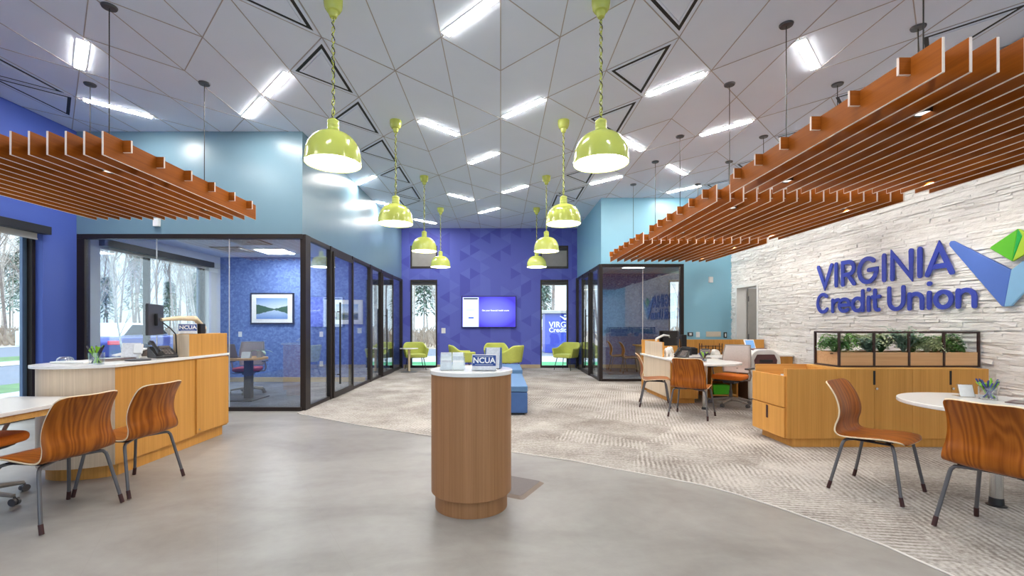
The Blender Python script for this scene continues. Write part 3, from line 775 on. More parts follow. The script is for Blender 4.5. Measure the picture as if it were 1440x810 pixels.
# y, z, half width, side lift (sides curl towards the sitter)
SHELL = spline([(.235, .428, .19, 0), (.2, .446, .222, .002), (.1, .446, .232, .006), (-.02, .434, .238, .008), (-.12, .424, .242, .01), (-.18, .430, .243, .012), (-.214, .462, .240, .018),
                (-.222, .52, .232, .028), (-.212, .58, .225, .036), (-.215, .65, .218, .038), (-.24, .73, .21, .036), (-.275, .80, .204, .03), (-.30, .845, .185, .026)], 4)
def make_chair():
    t = thing('side_chair', 'x', 'chair')
    m = MB(); nv = 14; m.uv = []; acc = 0; n = len(SHELL)
    for i, (y, z, hw, lift) in enumerate(SHELL):
        a, b = SHELL[max(0, i - 1)], SHELL[min(n - 1, i + 1)]
        ty, tz = b[0] - a[0], b[1] - a[1]; l = math.hypot(ty, tz); ny, nz = tz / l, -ty / l      # normal towards the sitter
        if nz < 0 and abs(nz) > .7: ny, nz = -ny, -nz
        if i: acc += math.hypot(y - SHELL[i - 1][0], z - SHELL[i - 1][1])
        for j in range(nv + 1):
            v = -1 + 2 * j / nv; q = abs(v) ** 2.2 * lift
            x = v * hw
            ex = (abs(v) ** 5)
            yy, zz = y + ny * q, z + nz * q
            if i < 4: yy -= ex * .02 * (4 - i) / 4
            if i > n - 5: zz -= ex * .022 * (i - n + 5) / 5
            m.v.append((x, yy, zz)); m.uv.append((x + .5, acc))
    for i in range(n - 1):
        for j in range(nv):
            a = i * (nv + 1) + j; m.f.append((a, a + 1, a + nv + 2, a + nv + 1)); m.mi.append(0)
    m.build('seat_shell', [M['walnut'], M['ply_edge']], t, smooth=True, solid=.0115, rim=1, ang=60)
    fr = MB()
    fr.box(-.07, -.12, .405, .07, .12, .424)
    for sx in (-1, 1): fr.box(sx * .175 - .02, -.13, .409, sx * .175 + .02, .13, .42)
    fr.box(-.19, -.02, .408, .19, .02, .42)
    fr.build('under_frame', M['dark_plastic'], t, bevel=.003)
    for sx in (-1, 1):
        for sy, yf, yt in ((1, .225, .15), (-1, -.235, -.14)):
            l = MB().tube([(sx * .05, yt * .5, .405), (sx * .17, yt * .95, .405), (sx * .2, yt * 1.02, .400), (sx * .214, yt * 1.08, .382), (sx * .219, yt * 1.12, .36), (sx * .258, yf - (yf - yt) * .14, .06)], .0115, 12).build('leg', M['steel'], t, smooth=True)
            MB().tube([(sx * .2572, yf - (yf - yt) * .16, .068), (sx * .262, yf, .007)], [.0135, .0135], 12).build('leg_cap', M['leg_cap'], l, smooth=True)
    return t
CH = make_chair()
chairs = [((-3.055, 3.11), (-.985, .13), 'orange brown moulded plywood chair nearest at the low left table, back to the viewer'),
          ((-3.0, 3.68), (-.997, .08), 'moulded plywood chair against the oak side of the left service desk'),
          ((2.966, 3.572), (.56, -.83), 'moulded plywood chair seen side on in front of the oak credenza'),
          ((3.115, 2.765), (.945, .327), 'largest plywood chair, back to the viewer, at the near round table on the right'),
          ((2.5, 7.35), (.957, -.29), 'plywood chair in profile against the far desk on the right'),
          ((2.727, 6.46), (.6, .8), 'plywood chair with its back to the viewer at the far round table'),
          ((3.35, 12.95), (1, -.12), 'plywood chair inside the right glass office, the farther one'),
          ((3.52, 12.3), (1, -.12), 'plywood chair inside the right glass office, the nearer one')]
for i, (p, f, lab) in enumerate(chairs):
    o = CH if i == 0 else copy_tree(CH)
    place(o, (p[0], p[1], .006 if i > 1 else 0), facing(*f), lab, 'moulded plywood side chairs')

def make_lounge():
    t = thing('lounge_chair', 'x', 'armchair')
    path = spline([(-.315, .27), (-.325, .05), (-.30, -.16), (-.20, -.27), (0, -.30), (.20, -.27), (.30, -.16), (.325, .05), (.315, .27)], 4)
    n = len(path) - 1
    def top(u):
        a = abs(u - .5) * 2
        return .80 - .005 * a if a < .3 else .80 - (.16 * min(1, (a - .3) / .34) ** 1.3 if a < .64 else .16) - .01 * a
    m = MB()
    def fn(u, v):
        i = min(int(u * n), n - 1); q = u * n - i
        x = path[i][0] * (1 - q) + path[i + 1][0] * q; y = path[i][1] * (1 - q) + path[i + 1][1] * q
        z0, z1 = .36, top(u); z = z0 + (z1 - z0) * v; k = 1 + .10 * (v - .4)
        return (x * (.9 + .1 * v) * k, (y * k if y < 0 else y) - (.03 * v if y < -.1 else 0), z)
    m.grid(fn, n, 6); m.build('back_shell', M['lime_fabric'], t, smooth=True, solid=.05, sub=1)
    s = MB(); P = [(-.26, .29), (.26, .29), (.275, .05), (.26, -.2), (.12, -.25), (-.12, -.25), (-.26, -.2), (-.275, .05)]
    s.prism(P, 'z', .355, .465); s.build('seat_cushion', M['lime_fabric'], t, bevel=.03, bseg=3)
    for sx in (-1, 1):
        for y0, y1 in ((.2, .26), (-.17, -.25)):
            MB().tube([(sx * .2, y0, .37), (sx * .27, y1, 0)], [.013, .009], 10).build('leg', M['black'], t, smooth=True)
    MB().tube([(-.236, -.21, .17), (.236, -.21, .17)], .006, 8).build('stretcher', M['black'], t)
    return t
LC = make_lounge()
for i, (p, f, lab) in enumerate([((-2.5, 13.3), (.35, -1), 'lime upholstered armchair by the left tall back window beside a small round table'),
        ((1.93, 13.25), (-.75, -1), 'lime upholstered armchair by the right tall back window'),
        ((-.98, 11.7), (.9, .25), 'lime armchair at centre turned to the right, behind the leaflet holder'),
        ((.2, 11.5), (-.75, .5), 'lime armchair at centre turned to the left beside the blue bench'),
        ((-.12, 12.75), (.1, -1), 'lime armchair at centre facing the viewer under the television')]):
    o = LC if i == 0 else copy_tree(LC); place(o, (p[0], p[1], .006), facing(*f), lab, 'lime lounge armchairs')

def make_task(fab, lab, loc, rz, name='task_chair'):
    t = thing(name, lab, 'office chair', loc, rz)
    c = MB(); c.prism(spline([(-.2, -.22), (-.24, 0), (-.24, .16), (-.17, .25), (0, .265), (.17, .25), (.24, .16), (.24, 0), (.2, -.22)], 3), 'z', .43, .5)
    c.build('seat_cushion', fab, t, bevel=.028, bseg=3, smooth=True)
    MB().prism(spline([(-.17, -.2), (-.2, 0), (-.2, .14), (0, .21), (.2, .14), (.2, 0), (.17, -.2)], 3), 'z', .405, .432).box(-.09, -.1, .36, .09, .1, .405).tube([(.08, .02, .39), (.27, .06, .385)], .008, 8).build('mechanism', M['dark_plastic'], t, bevel=.004)
    MB().tube([(0, 0, .12), (0, 0, .24)], .026, 14).tube([(0, 0, .23), (0, 0, .37)], .015, 12).build('gas_stem', M['steel'], t, smooth=True)
    b = MB(); b.lathe([(0, .075), (.045, .08), (.045, .13), (0, .135)], 16)
    for i in range(5):
        a = 2 * PI * i / 5 + .3; ca, sa = math.cos(a), math.sin(a)
        b.tube([(ca * .03, sa * .03, .108), (ca * .18, sa * .18, .09), (ca * .31, sa * .31, .07)], [.026, .02, .015], 8)
    b.build('star_base', M['chair_grey'], t, smooth=True)
    for i in range(5):
        a = 2 * PI * i / 5 + .3; ca, sa = math.cos(a), math.sin(a); x, y = ca * .315, sa * .315
        w = MB().tube([(x, y, .066), (x, y, .05)], .008, 8)
        for q in (-.014, .014): w.tube([(x - sa * (q - .009), y + ca * (q - .009), .028), (x - sa * (q + .009), y + ca * (q + .009), .028)], .027, 14)
        w.build('caster', M['steel'], t, smooth=True)
    prof = spline([(-.235, .52), (-.262, .6), (-.255, .72), (-.275, .85), (-.315, .97)], 4); n = len(prof) - 1
    def fn(u, v):
        i = min(int(u * n), n - 1); q = u * n - i
        y = prof[i][0] * (1 - q) + prof[i + 1][0] * q; z = prof[i][1] * (1 - q) + prof[i + 1][1] * q
        s = 2 * v - 1; hw = .2 + .025 * math.sin(PI * min(1, u * 1.1))
        return (s * hw, y + .035 * s * s, z)
    MB().grid(fn, n, 8).build('back_mesh', M['mesh_grey'], t, smooth=True, solid=.01)
    e = MB(); e.tube([fn(i / 12, 0) for i in range(13)] + [fn(1, j / 8) for j in range(1, 9)] + [fn(1 - i / 12, 1) for i in range(1, 13)] + [fn(0, 1 - j / 8) for j in range(1, 9)], .011, 8)
    e.tube([(0, -.08, .4), (0, -.26, .41), (0, -.285, .5), (0, -.265, .6)], .02, 8)
    e.build('back_frame', M['chair_grey'], t, smooth=True)
    for sx in (-1, 1):
        MB().tube([(sx * .12, -.04, .41), (sx * .27, -.06, .42), (sx * .295, -.04, .5), (sx * .29, .02, .60)], .014, 8).build('arm_post', M['chair_grey'], t, smooth=True)
        MB().prism([(sx * .25, -.1), (sx * .33, -.1), (sx * .325, .14), (sx * .26, .14)], 'z', .60, .625).build('arm_pad', M['dark_grey'], t, bevel=.008)
    return t
make_task(M['orange'], 'orange seated swivel chair with a pale mesh back behind the far desk', (3.76, 7.40, .006), facing(-.75, -.66))
make_task(M['orange'], 'orange seated swivel chair tucked under the low left table', (-3.85, 3.28, 0), facing(1, .06))
make_task(M['red_fabric'], 'dark red swivel chair behind the round table in the left office', (-4.85, 8.72, .006), facing(.25, -1))

# ------------------------------------------------------------------ counters and tables
# left service desk (standing height) with a rounded end
t = thing('service_desk', 'oak standing height service desk with a white top and rounded end on the left', 'desk', (-3.3, 4.7, 0))
def L(pts): return [(x + 3.3, y - 4.7) for x, y in pts]
arcL = spline([(-3.32, 3.9), (-3.5, 3.785), (-3.7, 3.745), (-3.85, 3.775), (-3.97, 3.87), (-4.02, 4.02)], 4)
body = L(arcL + [(-4.02, 5.5), (-3.32, 5.5)])
pl = L([(x + (.04 if x < -3.9 else (-.03 if x > -3.36 else 0)), y + (.07 if y < 4.1 else (-.05 if y > 5.4 else 0))) for x, y in arcL + [(-4.02, 5.5), (-3.32, 5.5)]])
MB().prism(body, 'z', .11, .948, 0, 0).build('body', M['oak'], t)
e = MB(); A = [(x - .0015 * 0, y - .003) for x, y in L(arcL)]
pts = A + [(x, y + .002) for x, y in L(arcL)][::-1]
e.prism(pts, 'z', .112, .947); e.build('lit_end_skin', M['oak_pale_lit'], t)  # thin paler sheet: window light painted onto the rounded end
MB().prism(pl, 'z', 0, .11).build('plinth', M['oak'], t)
topL = L(spline([(-3.3, 3.88), (-3.5, 3.75), (-3.7, 3.71), (-3.87, 3.74), (-4.0, 3.84), (-4.05, 4.02)], 4) + [(-4.05, 5.52), (-3.3, 5.52)])
MB().prism(topL, 'z', .948, .975).build('countertop', M['quartz'], t, bevel=.004)
dr = MB().box(-.02, .225, .13, .0, .795, .935).build('door', M['oak'], t, bevel=.002, loc=(0, 0, 0))
MB().tube([(0, .26, .17), (.006, .26, .17)], .009, 12).build('lock', M['chrome'], dr)
r = MB(); r.box(-.19, .13, .975, -.02, .80, 1.215); r.build('riser', M['oak'], t, bevel=.003)
MB().box(-.19, .126, .977, -.02, .13, 1.213).build('riser_end_lit', M['oak_pale_lit'], t)  # same painted window light on the riser's near face

# low table joined in front of the desk
t = thing('consultation_table', 'low white topped table with an oak edge at the left picture edge', 'table', (-3.64, 2.8, 0))
MB().box(-.35, -1.1, .70, .34, .90, .73).build('tabletop', M['quartz'], t, bevel=.004)
MB().box(-.32, -1.07, .655, .325, .88, .70).build('apron', M['oak_h'], t)
for y in (-.85, -.05):
    l = MB().tube([(.0, y, .655), (.0, y, .03)], .035, 18).build('leg', M['chrome'], t, smooth=True)
    MB().lathe([(0, 0), (.05, 0), (.05, .02), (.04, .03), (0, .03)], 20, (0, y, 0)).build('foot', M['dark_plastic'], l, smooth=True)

# round kiosk in the middle
t = thing('round_kiosk', 'round oak drum kiosk with a white top standing in the middle of the floor', 'kiosk', (-.214, 3.32, 0))
MB().lathe([(0, .117), (.288, .117), (.291, .12), (.291, .962), (0, .962)], 96).build('drum', M['kiosk_oak'], t, smooth=True)
MB().lathe([(0, 0), (.262, 0), (.262, .117), (0, .117)], 96).build('plinth', M['kiosk_oak'], t, smooth=True)
MB().lathe([(0, .962), (.297, .962), (.3, .965), (.3, .988), (.297, .991), (0, .991)], 96).build('countertop', M['quartz'], t, smooth=True)
# anti-fatigue mat behind it
t = thing('floor_mat', 'brown cushioned standing mat with bevelled edges behind the round kiosk'.replace('bevelled', 'sloping'), 'mat', (.0, 3.97, 0), math.atan2(.47, -.88))
m = MB()
def rr(x0, y0, x1, y1, r, n=5): return arc(x1 - r, y1 - r, r, 0, 90, n) + arc(x0 + r, y1 - r, r, 90, 180, n) + arc(x0 + r, y0 + r, r, 180, 270, n) + arc(x1 - r, y0 + r, r, 270, 360, n)
o1, o2 = rr(-.42, 0, .42, .43, .03), rr(-.39, .03, .39, .40, .02); k = len(o1)
m.add([(x, y, 0) for x, y in o1] + [(x, y, .018) for x, y in o2], [(i, (i + 1) % k, k + (i + 1) % k, k + i) for i in range(k)], 0)
m.add([(x, y, .018) for x, y in o2], [tuple(range(k))], 0)
base = MB(); base.v, base.f, base.mi = m.v[:2 * k], m.f[:k], [0] * k; base.build('sloped_edge', M['mat_edge'], t)
MB().prism(o2, 'z', .008, .0185).build('top_pad', M['mat'], t)

# far desk on the right with a round end
t = thing('service_desk', 'oak desk with a white top ending in a round table, far on the right', 'desk', (3.2, 8.0, 0))
def R(pts): return [(x - 3.2, y - 8.0) for x, y in pts]
MB().prism(R([(2.82, 7.52), (3.28, 7.52), (3.28, 8.93), (2.82, 8.93)]), 'z', .09, .718).build('body', M['oak'], t)
MB().prism(R([(2.816, 7.53), (2.82, 7.53), (2.82, 8.93), (2.816, 8.93)]), 'z', .092, .717).build('lit_side_skin', M['oak_pale_lit'], t)  # thin paler sheet: light painted onto the desk's long side
MB().prism(R([(2.87, 7.57), (3.24, 7.57), (3.24, 8.9), (2.87, 8.9)]), 'z', .006, .09).build('plinth', M['oak'], t)
tp = [(2.79, 8.95), (2.79, 7.5)] + arc(3.17, 7.0, .5, 140, 390, 28) + [(3.62, 7.5), (3.62, 7.9), (4.22, 7.9), (4.22, 9.08), (2.79, 9.08)]
MB().prism(R(tp), 'z', .718, .748).build('countertop', M['quartz'], t, bevel=.004)
l = MB().tube([(-.03, -.97, .718), (-.03, -.97, .04)], .036, 18).build('leg', M['chrome'], t, smooth=True)
MB().lathe([(0, .006), (.048, .006), (.048, .03), (.038, .045), (0, .045)], 20, (-.03, -.97, 0)).build('foot', M['dark_plastic'], l, smooth=True)
MB().box(-.36, -.05, .748, -.33, .9, 1.01).build('riser', M['oak'], t, bevel=.003)
MB().box(-.364, -.05, .75, -.36, .9, 1.008).build('riser_side_lit', M['oak_pale_lit'], t)  # riser's outer face, lightened by painted light too
t = thing('privacy_screen', 'long oak screen panel behind the far desk, reaching the stone wall', 'screen', (4.1, 9.14, 0))
MB().box(-1.25, -.03, .006, 1.2, .03, 1.01).build('panel', M['oak'], t, bevel=.002)
MB().box(-1.25, -.034, 1.01, 1.2, .034, 1.02).build('top_cap', M['oak_h'], t)
t = thing('open_shelf', 'low open oak shelf unit under the far desk return, behind the swivel chair', 'shelf', (3.98, 8.3, 0))
m = MB(); m.box(-.24, -.25, .006, -.215, .25, .70).box(.215, -.25, .006, .24, .25, .70).box(-.215, .225, .006, .215, .25, .70)
m.build('carcass', M['oak'], t)
for z in (.05, .36, .675): MB().box(-.215, -.25, z, .215, .225, z + .022).build('shelf_board', M['oak_h'], t)
MB().box(-.215, -.262, .405, .215, -.25, .66).build('drawer', M['oak'], t, bevel=.002)
t = tag(MB().prism([(-.13, .072), (.13, .072), (.155, .24), (-.155, .24)], 'y', -.12, .1).build('storage_bin', M['green_bin'], None, bevel=.006, loc=(3.93, 8.18, .003)), 'bright green bin on the low shelf under the far desk', 'bin')
# cash recycler
t = thing('cash_machine', 'white curved teller cash machine with a tilted screen behind the far swivel chair', 'cash machine', (4.62, 8.2, 0))
sh = spline([(-.27, .02), (-.27, .62), (-.24, .78), (-.14, .87), (0, .885), (.14, .87), (.24, .78), (.27, .62), (.27, .02)], 5)
MB().prism(sh, 'y', -.3, .3).build('shell', M['bag_white'], t, bevel=.012, smooth=True)
MB().prism([(-.17, .45), (.17, .45), (.2, .70), (.15, .80), (-.15, .80), (-.2, .70)], 'y', -.315, -.299).build('front_fascia', M['wine'], t, bevel=.006)
MB().box(-.11, -.33, .66, .11, -.312, .71).build('note_slot', M['dark_plastic'], t)
MB().prism([(-.28, .80), (-.1, .88), (-.1, .9), (-.3, .83)], 'x', -.15, .12).build('tray', M['wine'], t)
sc = MB().prism([(-.12, .885), (-.10, .88), (-.02, 1.045), (-.04, 1.05)], 'x', -.24, -.06).build('screen', M['bag_white'], t, bevel=.006)
MB().prism([(-.117, .905), (-.113, .903), (-.048, 1.035), (-.052, 1.037)], 'x', -.222, -.078).build('display', emit('lcd_blue', S(120, 160, 205), .8), sc)
MB().box(-.285, -.24, .01, -.272, .3, .66).build('side_panel', M['shaded_panel'], t)
# low cabinet by the stone wall
t = thing('low_cabinet', 'low oak cabinet with a white top against the stone wall beside the cash machine', 'cabinet', (5.12, 8.7, 0))
MB().box(-.18, -.45, .006, .2, .4, .74).build('body', M['oak'], t, bevel=.002)
MB().box(-.2, -.48, .74, .205, .4, .77).build('top', M['quartz'], t, bevel=.003)

# credenza with an open tray end, doors and a planter on top
t = thing('credenza', 'long oak credenza with four doors and an open tray end before the stone wall', 'cabinet', (4.13, 5.15, 0))
X0, X1, Y0_, Y1_ = -1.075, 1.07, -.32, .31
MB().box(X0, Y0_ + .02, .1, X1, Y1_, .70).build('carcass', M['oak'], t)
MB().box(X0 + .07, Y0_ + .02, .006, X1, Y1_ - .05, .1).build('plinth', M['oak'], t)
MB().box(-.46, Y0_ + .02, .70, X1, Y1_, .825).build('upper_carcass', M['oak'], t)
MB().box(X0 + .012, Y1_ - .02, .70, -.46, Y1_, .843).build('tray_back', M['oak_h'], t)
MB().box(-.46, Y0_ + .02, .825, X1, Y1_, .843).build('top', M['oak_h'], t)
MB().box(X0 + .0, Y0_, .1, -.552, Y0_ + .02, .843).build('front_panel', M['oak'], t, bevel=.0015)
for i in range(4):
    xa = -.55 + i * .407; xb = xa + .404
    d = MB().box(xa, Y0_, .1, xb, Y0_ + .02, .843).build('door', M['oak'], t, bevel=.0015)
    if i in (0, 2):
        MB().box(xb - .012, Y0_ - .002, .675, xb + .012, Y0_ + .004, .825).build('pull_slot', M['slot'], d)
        MB().tube([(xb + .02, Y0_, .635), (xb + .02, Y0_ - .014, .635)], .013, 14).build('lock', M['chrome'], d, smooth=True)
for z0, z1 in ((.1, .418), (.43, .765)):
    d = MB().box(X0 - .02, Y0_ + .022, z0, X0, Y1_, z1).build('drawer', M['oak_pale_lit'] if 0 else M['oak'], t, bevel=.0015)
    if z0 < .2: MB().box(X0 - .022, -.01, .26, X0 - .012, .03, .405).build('pull_slot', M['leg_cap'], d)
MB().box(X0, Y0_ + .02, .70, X0 + .012, Y0_ + .06, .843).build('tray_post', M['oak'], t)
tag(MB().box(-.1, -.13, 0, .1, .13, .03).box(-.08, -.1, .03, .09, .12, .045).build('document_stack', M['paper_print'], loc=(3.32, 5.12, .702)), 'stack of papers lying in the open tray of the credenza', 'papers')

t = thing('planter_box', 'dark framed planter of four oak troughs standing on the credenza', 'planter', (4.541, 5.23, .843))
w2, d2, H = .776, .19, .396; e = .011
m = MB()
for i in range(5 - 0):
    pass
xs = [-w2 + i * 1.552 / 4 for i in range(5)]
for x in xs:
    for y in (-d2, d2): m.box(x - e, y - e, 0, x + e, y + e, H)
for y in (-d2, d2): m.box(-w2, y - e * .9, 0, w2, y + e * .9, .018).box(-w2, y - e * .9, H - .018, w2, y + e * .9, H)
for x in (xs[0], xs[-1]): m.box(x - e * .9, -d2, 0, x + e * .9, d2, .018).box(x - e * .9, -d2, H - .018, x + e * .9, d2, H)
m.build('frame', M['planter_frame'], t, bevel=.002)
for i in range(4):
    a, b = xs[i] + .013, xs[i + 1] - .013
    tr = MB().box(a, -d2 - .004, .018, b, -d2 + .014, .165).box(a, d2 - .014, .018, b, d2 + .004, .165).box(a, -d2 + .014, .018, a + .012, d2 - .014, .165).box(b - .012, -d2 + .014, .018, b, d2 - .014, .165).box(a + .012, -d2 + .014, .018, b - .012, d2 - .014, .03)
    o = tr.build('trough', M['planter_wood'], t, bevel=.002)
    MB().box(a + .012, -d2 + .014, .03, b - .012, d2 - .014, .14).build('soil', M['soil'], o)

# plants
def leaf(mb, base, d, up, L_, W_, droop=.0, n=5, mi=0, fold=.15):
    d = d.normalized(); s = d.cross(up).normalized() * W_; vs = []; fs = []
    for i in range(n + 1):
        t_ = i / n; c = base + d * (L_ * t_) + Vector((0, 0, -droop * L_ * t_ * t_)); w = math.sin(PI * min(.98, .08 + .92 * t_)) ** .8
        nrm = s.cross(d).normalized()
        vs += [c - s * w - nrm * (-fold * W_ * w), c, c + s * w - nrm * (-fold * W_ * w)]
    for i in range(n):
        a = i * 3; fs += [(a, a + 1, a + 4, a + 3), (a + 1, a + 2, a + 5, a + 4)]
    mb.add(vs, fs, mi)
def fern(r, fr, L_, lift, leafw, mats):
    m = MB()
    for i in range(fr):
        a = 2 * PI * i / fr + r.uniform(-.3, .3); l = L_ * r.uniform(.75, 1.15); up = lift * r.uniform(.7, 1.3); pts = []
        for k in range(10):
            q = k / 9; pts.append(Vector((math.cos(a) * l * q, math.sin(a) * l * q, up * math.sin(PI * min(1, q * .8)) - .35 * l * max(0, q - .45) ** 1.5)))
        m.tube(pts, [.003 * (1 - .7 * k / 9) for k in range(10)], 4)
        for k in range(1, 10):
            tg = (pts[k] - pts[k - 1]).normalized(); sd = tg.cross(Vector((0, 0, 1))).normalized(); ll = leafw * math.sin(PI * (k + .6) / 10.8)
            for sg in (-1, 1): leaf(m, pts[k], sd * sg + tg * .5, Vector((0, 0, 1)), ll, ll * .22, .2, 2)
    return m
def bushy(r, nst, hgt, spread, leafL, leafW):
    m = MB()
    for i in range(nst):
        a = 2 * PI * r.random(); sp = spread * r.uniform(.2, 1); h = hgt * r.uniform(.6, 1.1)
        tip = Vector((math.cos(a) * sp, math.sin(a) * sp, h)); mid = tip * .5 + Vector((0, 0, h * .12))
        P = [Vector((0, 0, 0)), mid, tip]; m.tube(P, [.004, .003, .0015], 4)
        for k in range(9):
            q = .3 + .7 * k / 8; c = mid * (2 * q) if q < .5 else mid.lerp(tip, (q - .5) * 2)
            b = a + k * 2.4; leaf(m, c, Vector((math.cos(b), math.sin(b), .35)), Vector((0, 0, 1)), leafL * r.uniform(.7, 1.2), leafW, .35, 3)
    return m
rp = random.Random(11)
plants = [(-.62, .02, 'fern', 'leaf', 'spreading green fern in the leftmost planter bay', 1.0), (-.74, -.06, 'fern', 'leaf_dark', 'dark drooping fern at the left end of the planter', .75),
          (-.34, -.07, 'bush', 'leaf_blue', 'grey blue tufted plant in the second planter bay', .7), (-.26, .05, 'fern', 'leaf_pale', 'pale fern arching across the second planter bay', 1.0),
          (-.1, .06, 'bush', 'leaf_dark', 'dark leafy plant beside the second post of the planter', .95), (.08, -.04, 'bush', 'leaf_blue', 'tall eucalyptus like plant at the middle of the planter', 1.25),
          (.26, .06, 'bush', 'leaf', 'bright green upright leaves right of the planter middle', 1.0), (.3, -.08, 'fern', 'leaf_pale', 'sage fern low against the third planter post', .7),
          (.47, 0, 'fern', 'leaf', 'green fern in the fourth planter bay', .85), (.56, -.05, 'bush', 'leaf_pale', 'variegated sage plant at the fourth planter post', .75), (.58, .03, 'fern', 'leaf_dark', 'dark curling fern near the right end of the planter', .95), (.675, .0, 'fern', 'leaf', 'smallest fern, tucked against the right end of the planter', .42)]
for x, y, kd, mt, lab, s in plants:
    m = fern(rp, 24, .215 * s, .19 * s, .07, None) if kd == 'fern' else bushy(rp, 32, .235 * s, .17 * s, .066, .022)
    t = thing('potted_' + ('fern' if kd == 'fern' else 'plant'), lab, 'plant', (4.541 + x, 5.23 + y, .843 + .14), 0, 'plants in the trough planter')
    zc = [(p[0], p[1], max(p[2], -.005) if abs(p[1] + y) < d2 - .02 and abs(p[0] + x) < w2 - .02 else p[2]) for p in m.v]; m.v = zc
    m.build('foliage', M[mt], t, smooth=True, ang=180)
    MB().lathe([(0, -.002), (.035, -.002), (.03, .012), (0, .016)], 10).build('root_ball', M['soil'], t, smooth=True)

# near round table on the right
t = thing('round_table', 'round white table with a chrome post, cut by the right picture edge', 'table', (3.68, 3.38, .006))
MB().lathe([(0, .694), (.546, .694), (.55, .698), (.55, .72), (.546, .724), (0, .724)], 80).build('tabletop', M['quartz'], t, smooth=True)
MB().lathe([(0, .672), (.2, .672), (.2, .694), (0, .694)], 32, (-.09, -.1, 0)).build('mounting_plate', M['dark_plastic'], t, smooth=True)
l = MB().tube([(-.09, -.1, .672), (-.09, -.1, .04)], .037, 20).build('leg', M['chrome'], t, smooth=True)
MB().lathe([(0, 0), (.056, 0), (.056, .006), (.042, .012), (.038, .06), (0, .06)], 24, (-.09, -.1, 0)).build('foot', M['dark_plastic'], l, smooth=True)
# side table by the back window
t = thing('side_table', 'small round white pedestal table beside the left lime armchair', 'table', (-2.55, 12.62, .006))
MB().lathe([(0, .64), (.25, .64), (.255, .648), (.25, .66), (0, .66)], 48).build('tabletop', M['quartz'], t, smooth=True)
MB().tube([(0, 0, .02), (0, 0, .64)], .034, 18).build('post', M['ply_edge'], t, smooth=True)
MB().lathe([(0, 0), (.23, 0), (.23, .008), (.05, .02), (0, .02)], 40).build('base', M['steel'], t, smooth=True)
# blue benches
for (cx, cy, w_, l_, lab) in ((-.01, 7.4, .8, 1.68, 'blue upholstered bench just behind the round kiosk'), (.0, 9.6, .86, 1.3, 'farther blue bench in front of the lime armchairs')):
    t = thing('bench', lab, 'bench', (cx, cy, .006), 0, 'blue benches')
    MB().box(-w_ / 2, -l_ / 2, .03, w_ / 2, l_ / 2, .33).build('base', M['bench'], t, bevel=.012)
    MB().box(-w_ / 2 - .004, -l_ / 2 - .004, .335, w_ / 2 + .004, l_ / 2 + .004, .425).build('seat_cushion', M['bench_top'], t, bevel=.018, bseg=3)
    MB().box(-w_ / 2 + .04, -l_ / 2 + .04, 0, w_ / 2 - .04, l_ / 2 - .04, .03).build('plinth', M['dark_plastic'], t)
# office furniture
t = thing('meeting_table', 'pale table with a dark post in the left glass office', 'table', (-4.43, 8.0, .006))
tt = rr(-1.0, -.35, .28, .35, .33, 8)
MB().prism(tt, 'z', .70, .735).build('tabletop', M['oak_h'], t, bevel=.006)
for x in (-.02, -.75):
    MB().box(x - .06, -.05, .02, x + .06, .05, .70).build('leg', M['sign_blue'] if 0 else M['dark_plastic'], t, bevel=.004)
MB().box(-.95, -.3, 0, .2, .3, .02).build('base_plate', M['dark_plastic'], t, bevel=.004)
t = thing('office_desk', 'pale oak desk in the right glass office beside the two chairs', 'desk', (4.4, 12.6, .006))
MB().box(-.5, -.8, .70, .5, .8, .735).build('tabletop', M['oak_h'], t, bevel=.004)
MB().box(-.42, -.78, 0, -.38, .78, .70).build('modesty_panel', M['oak_pale_lit'], t)
for y in (-.77, .77): MB().box(-.38, y - .02, 0, .45, y + .02, .70).build('leg_panel', M['oak'], t)
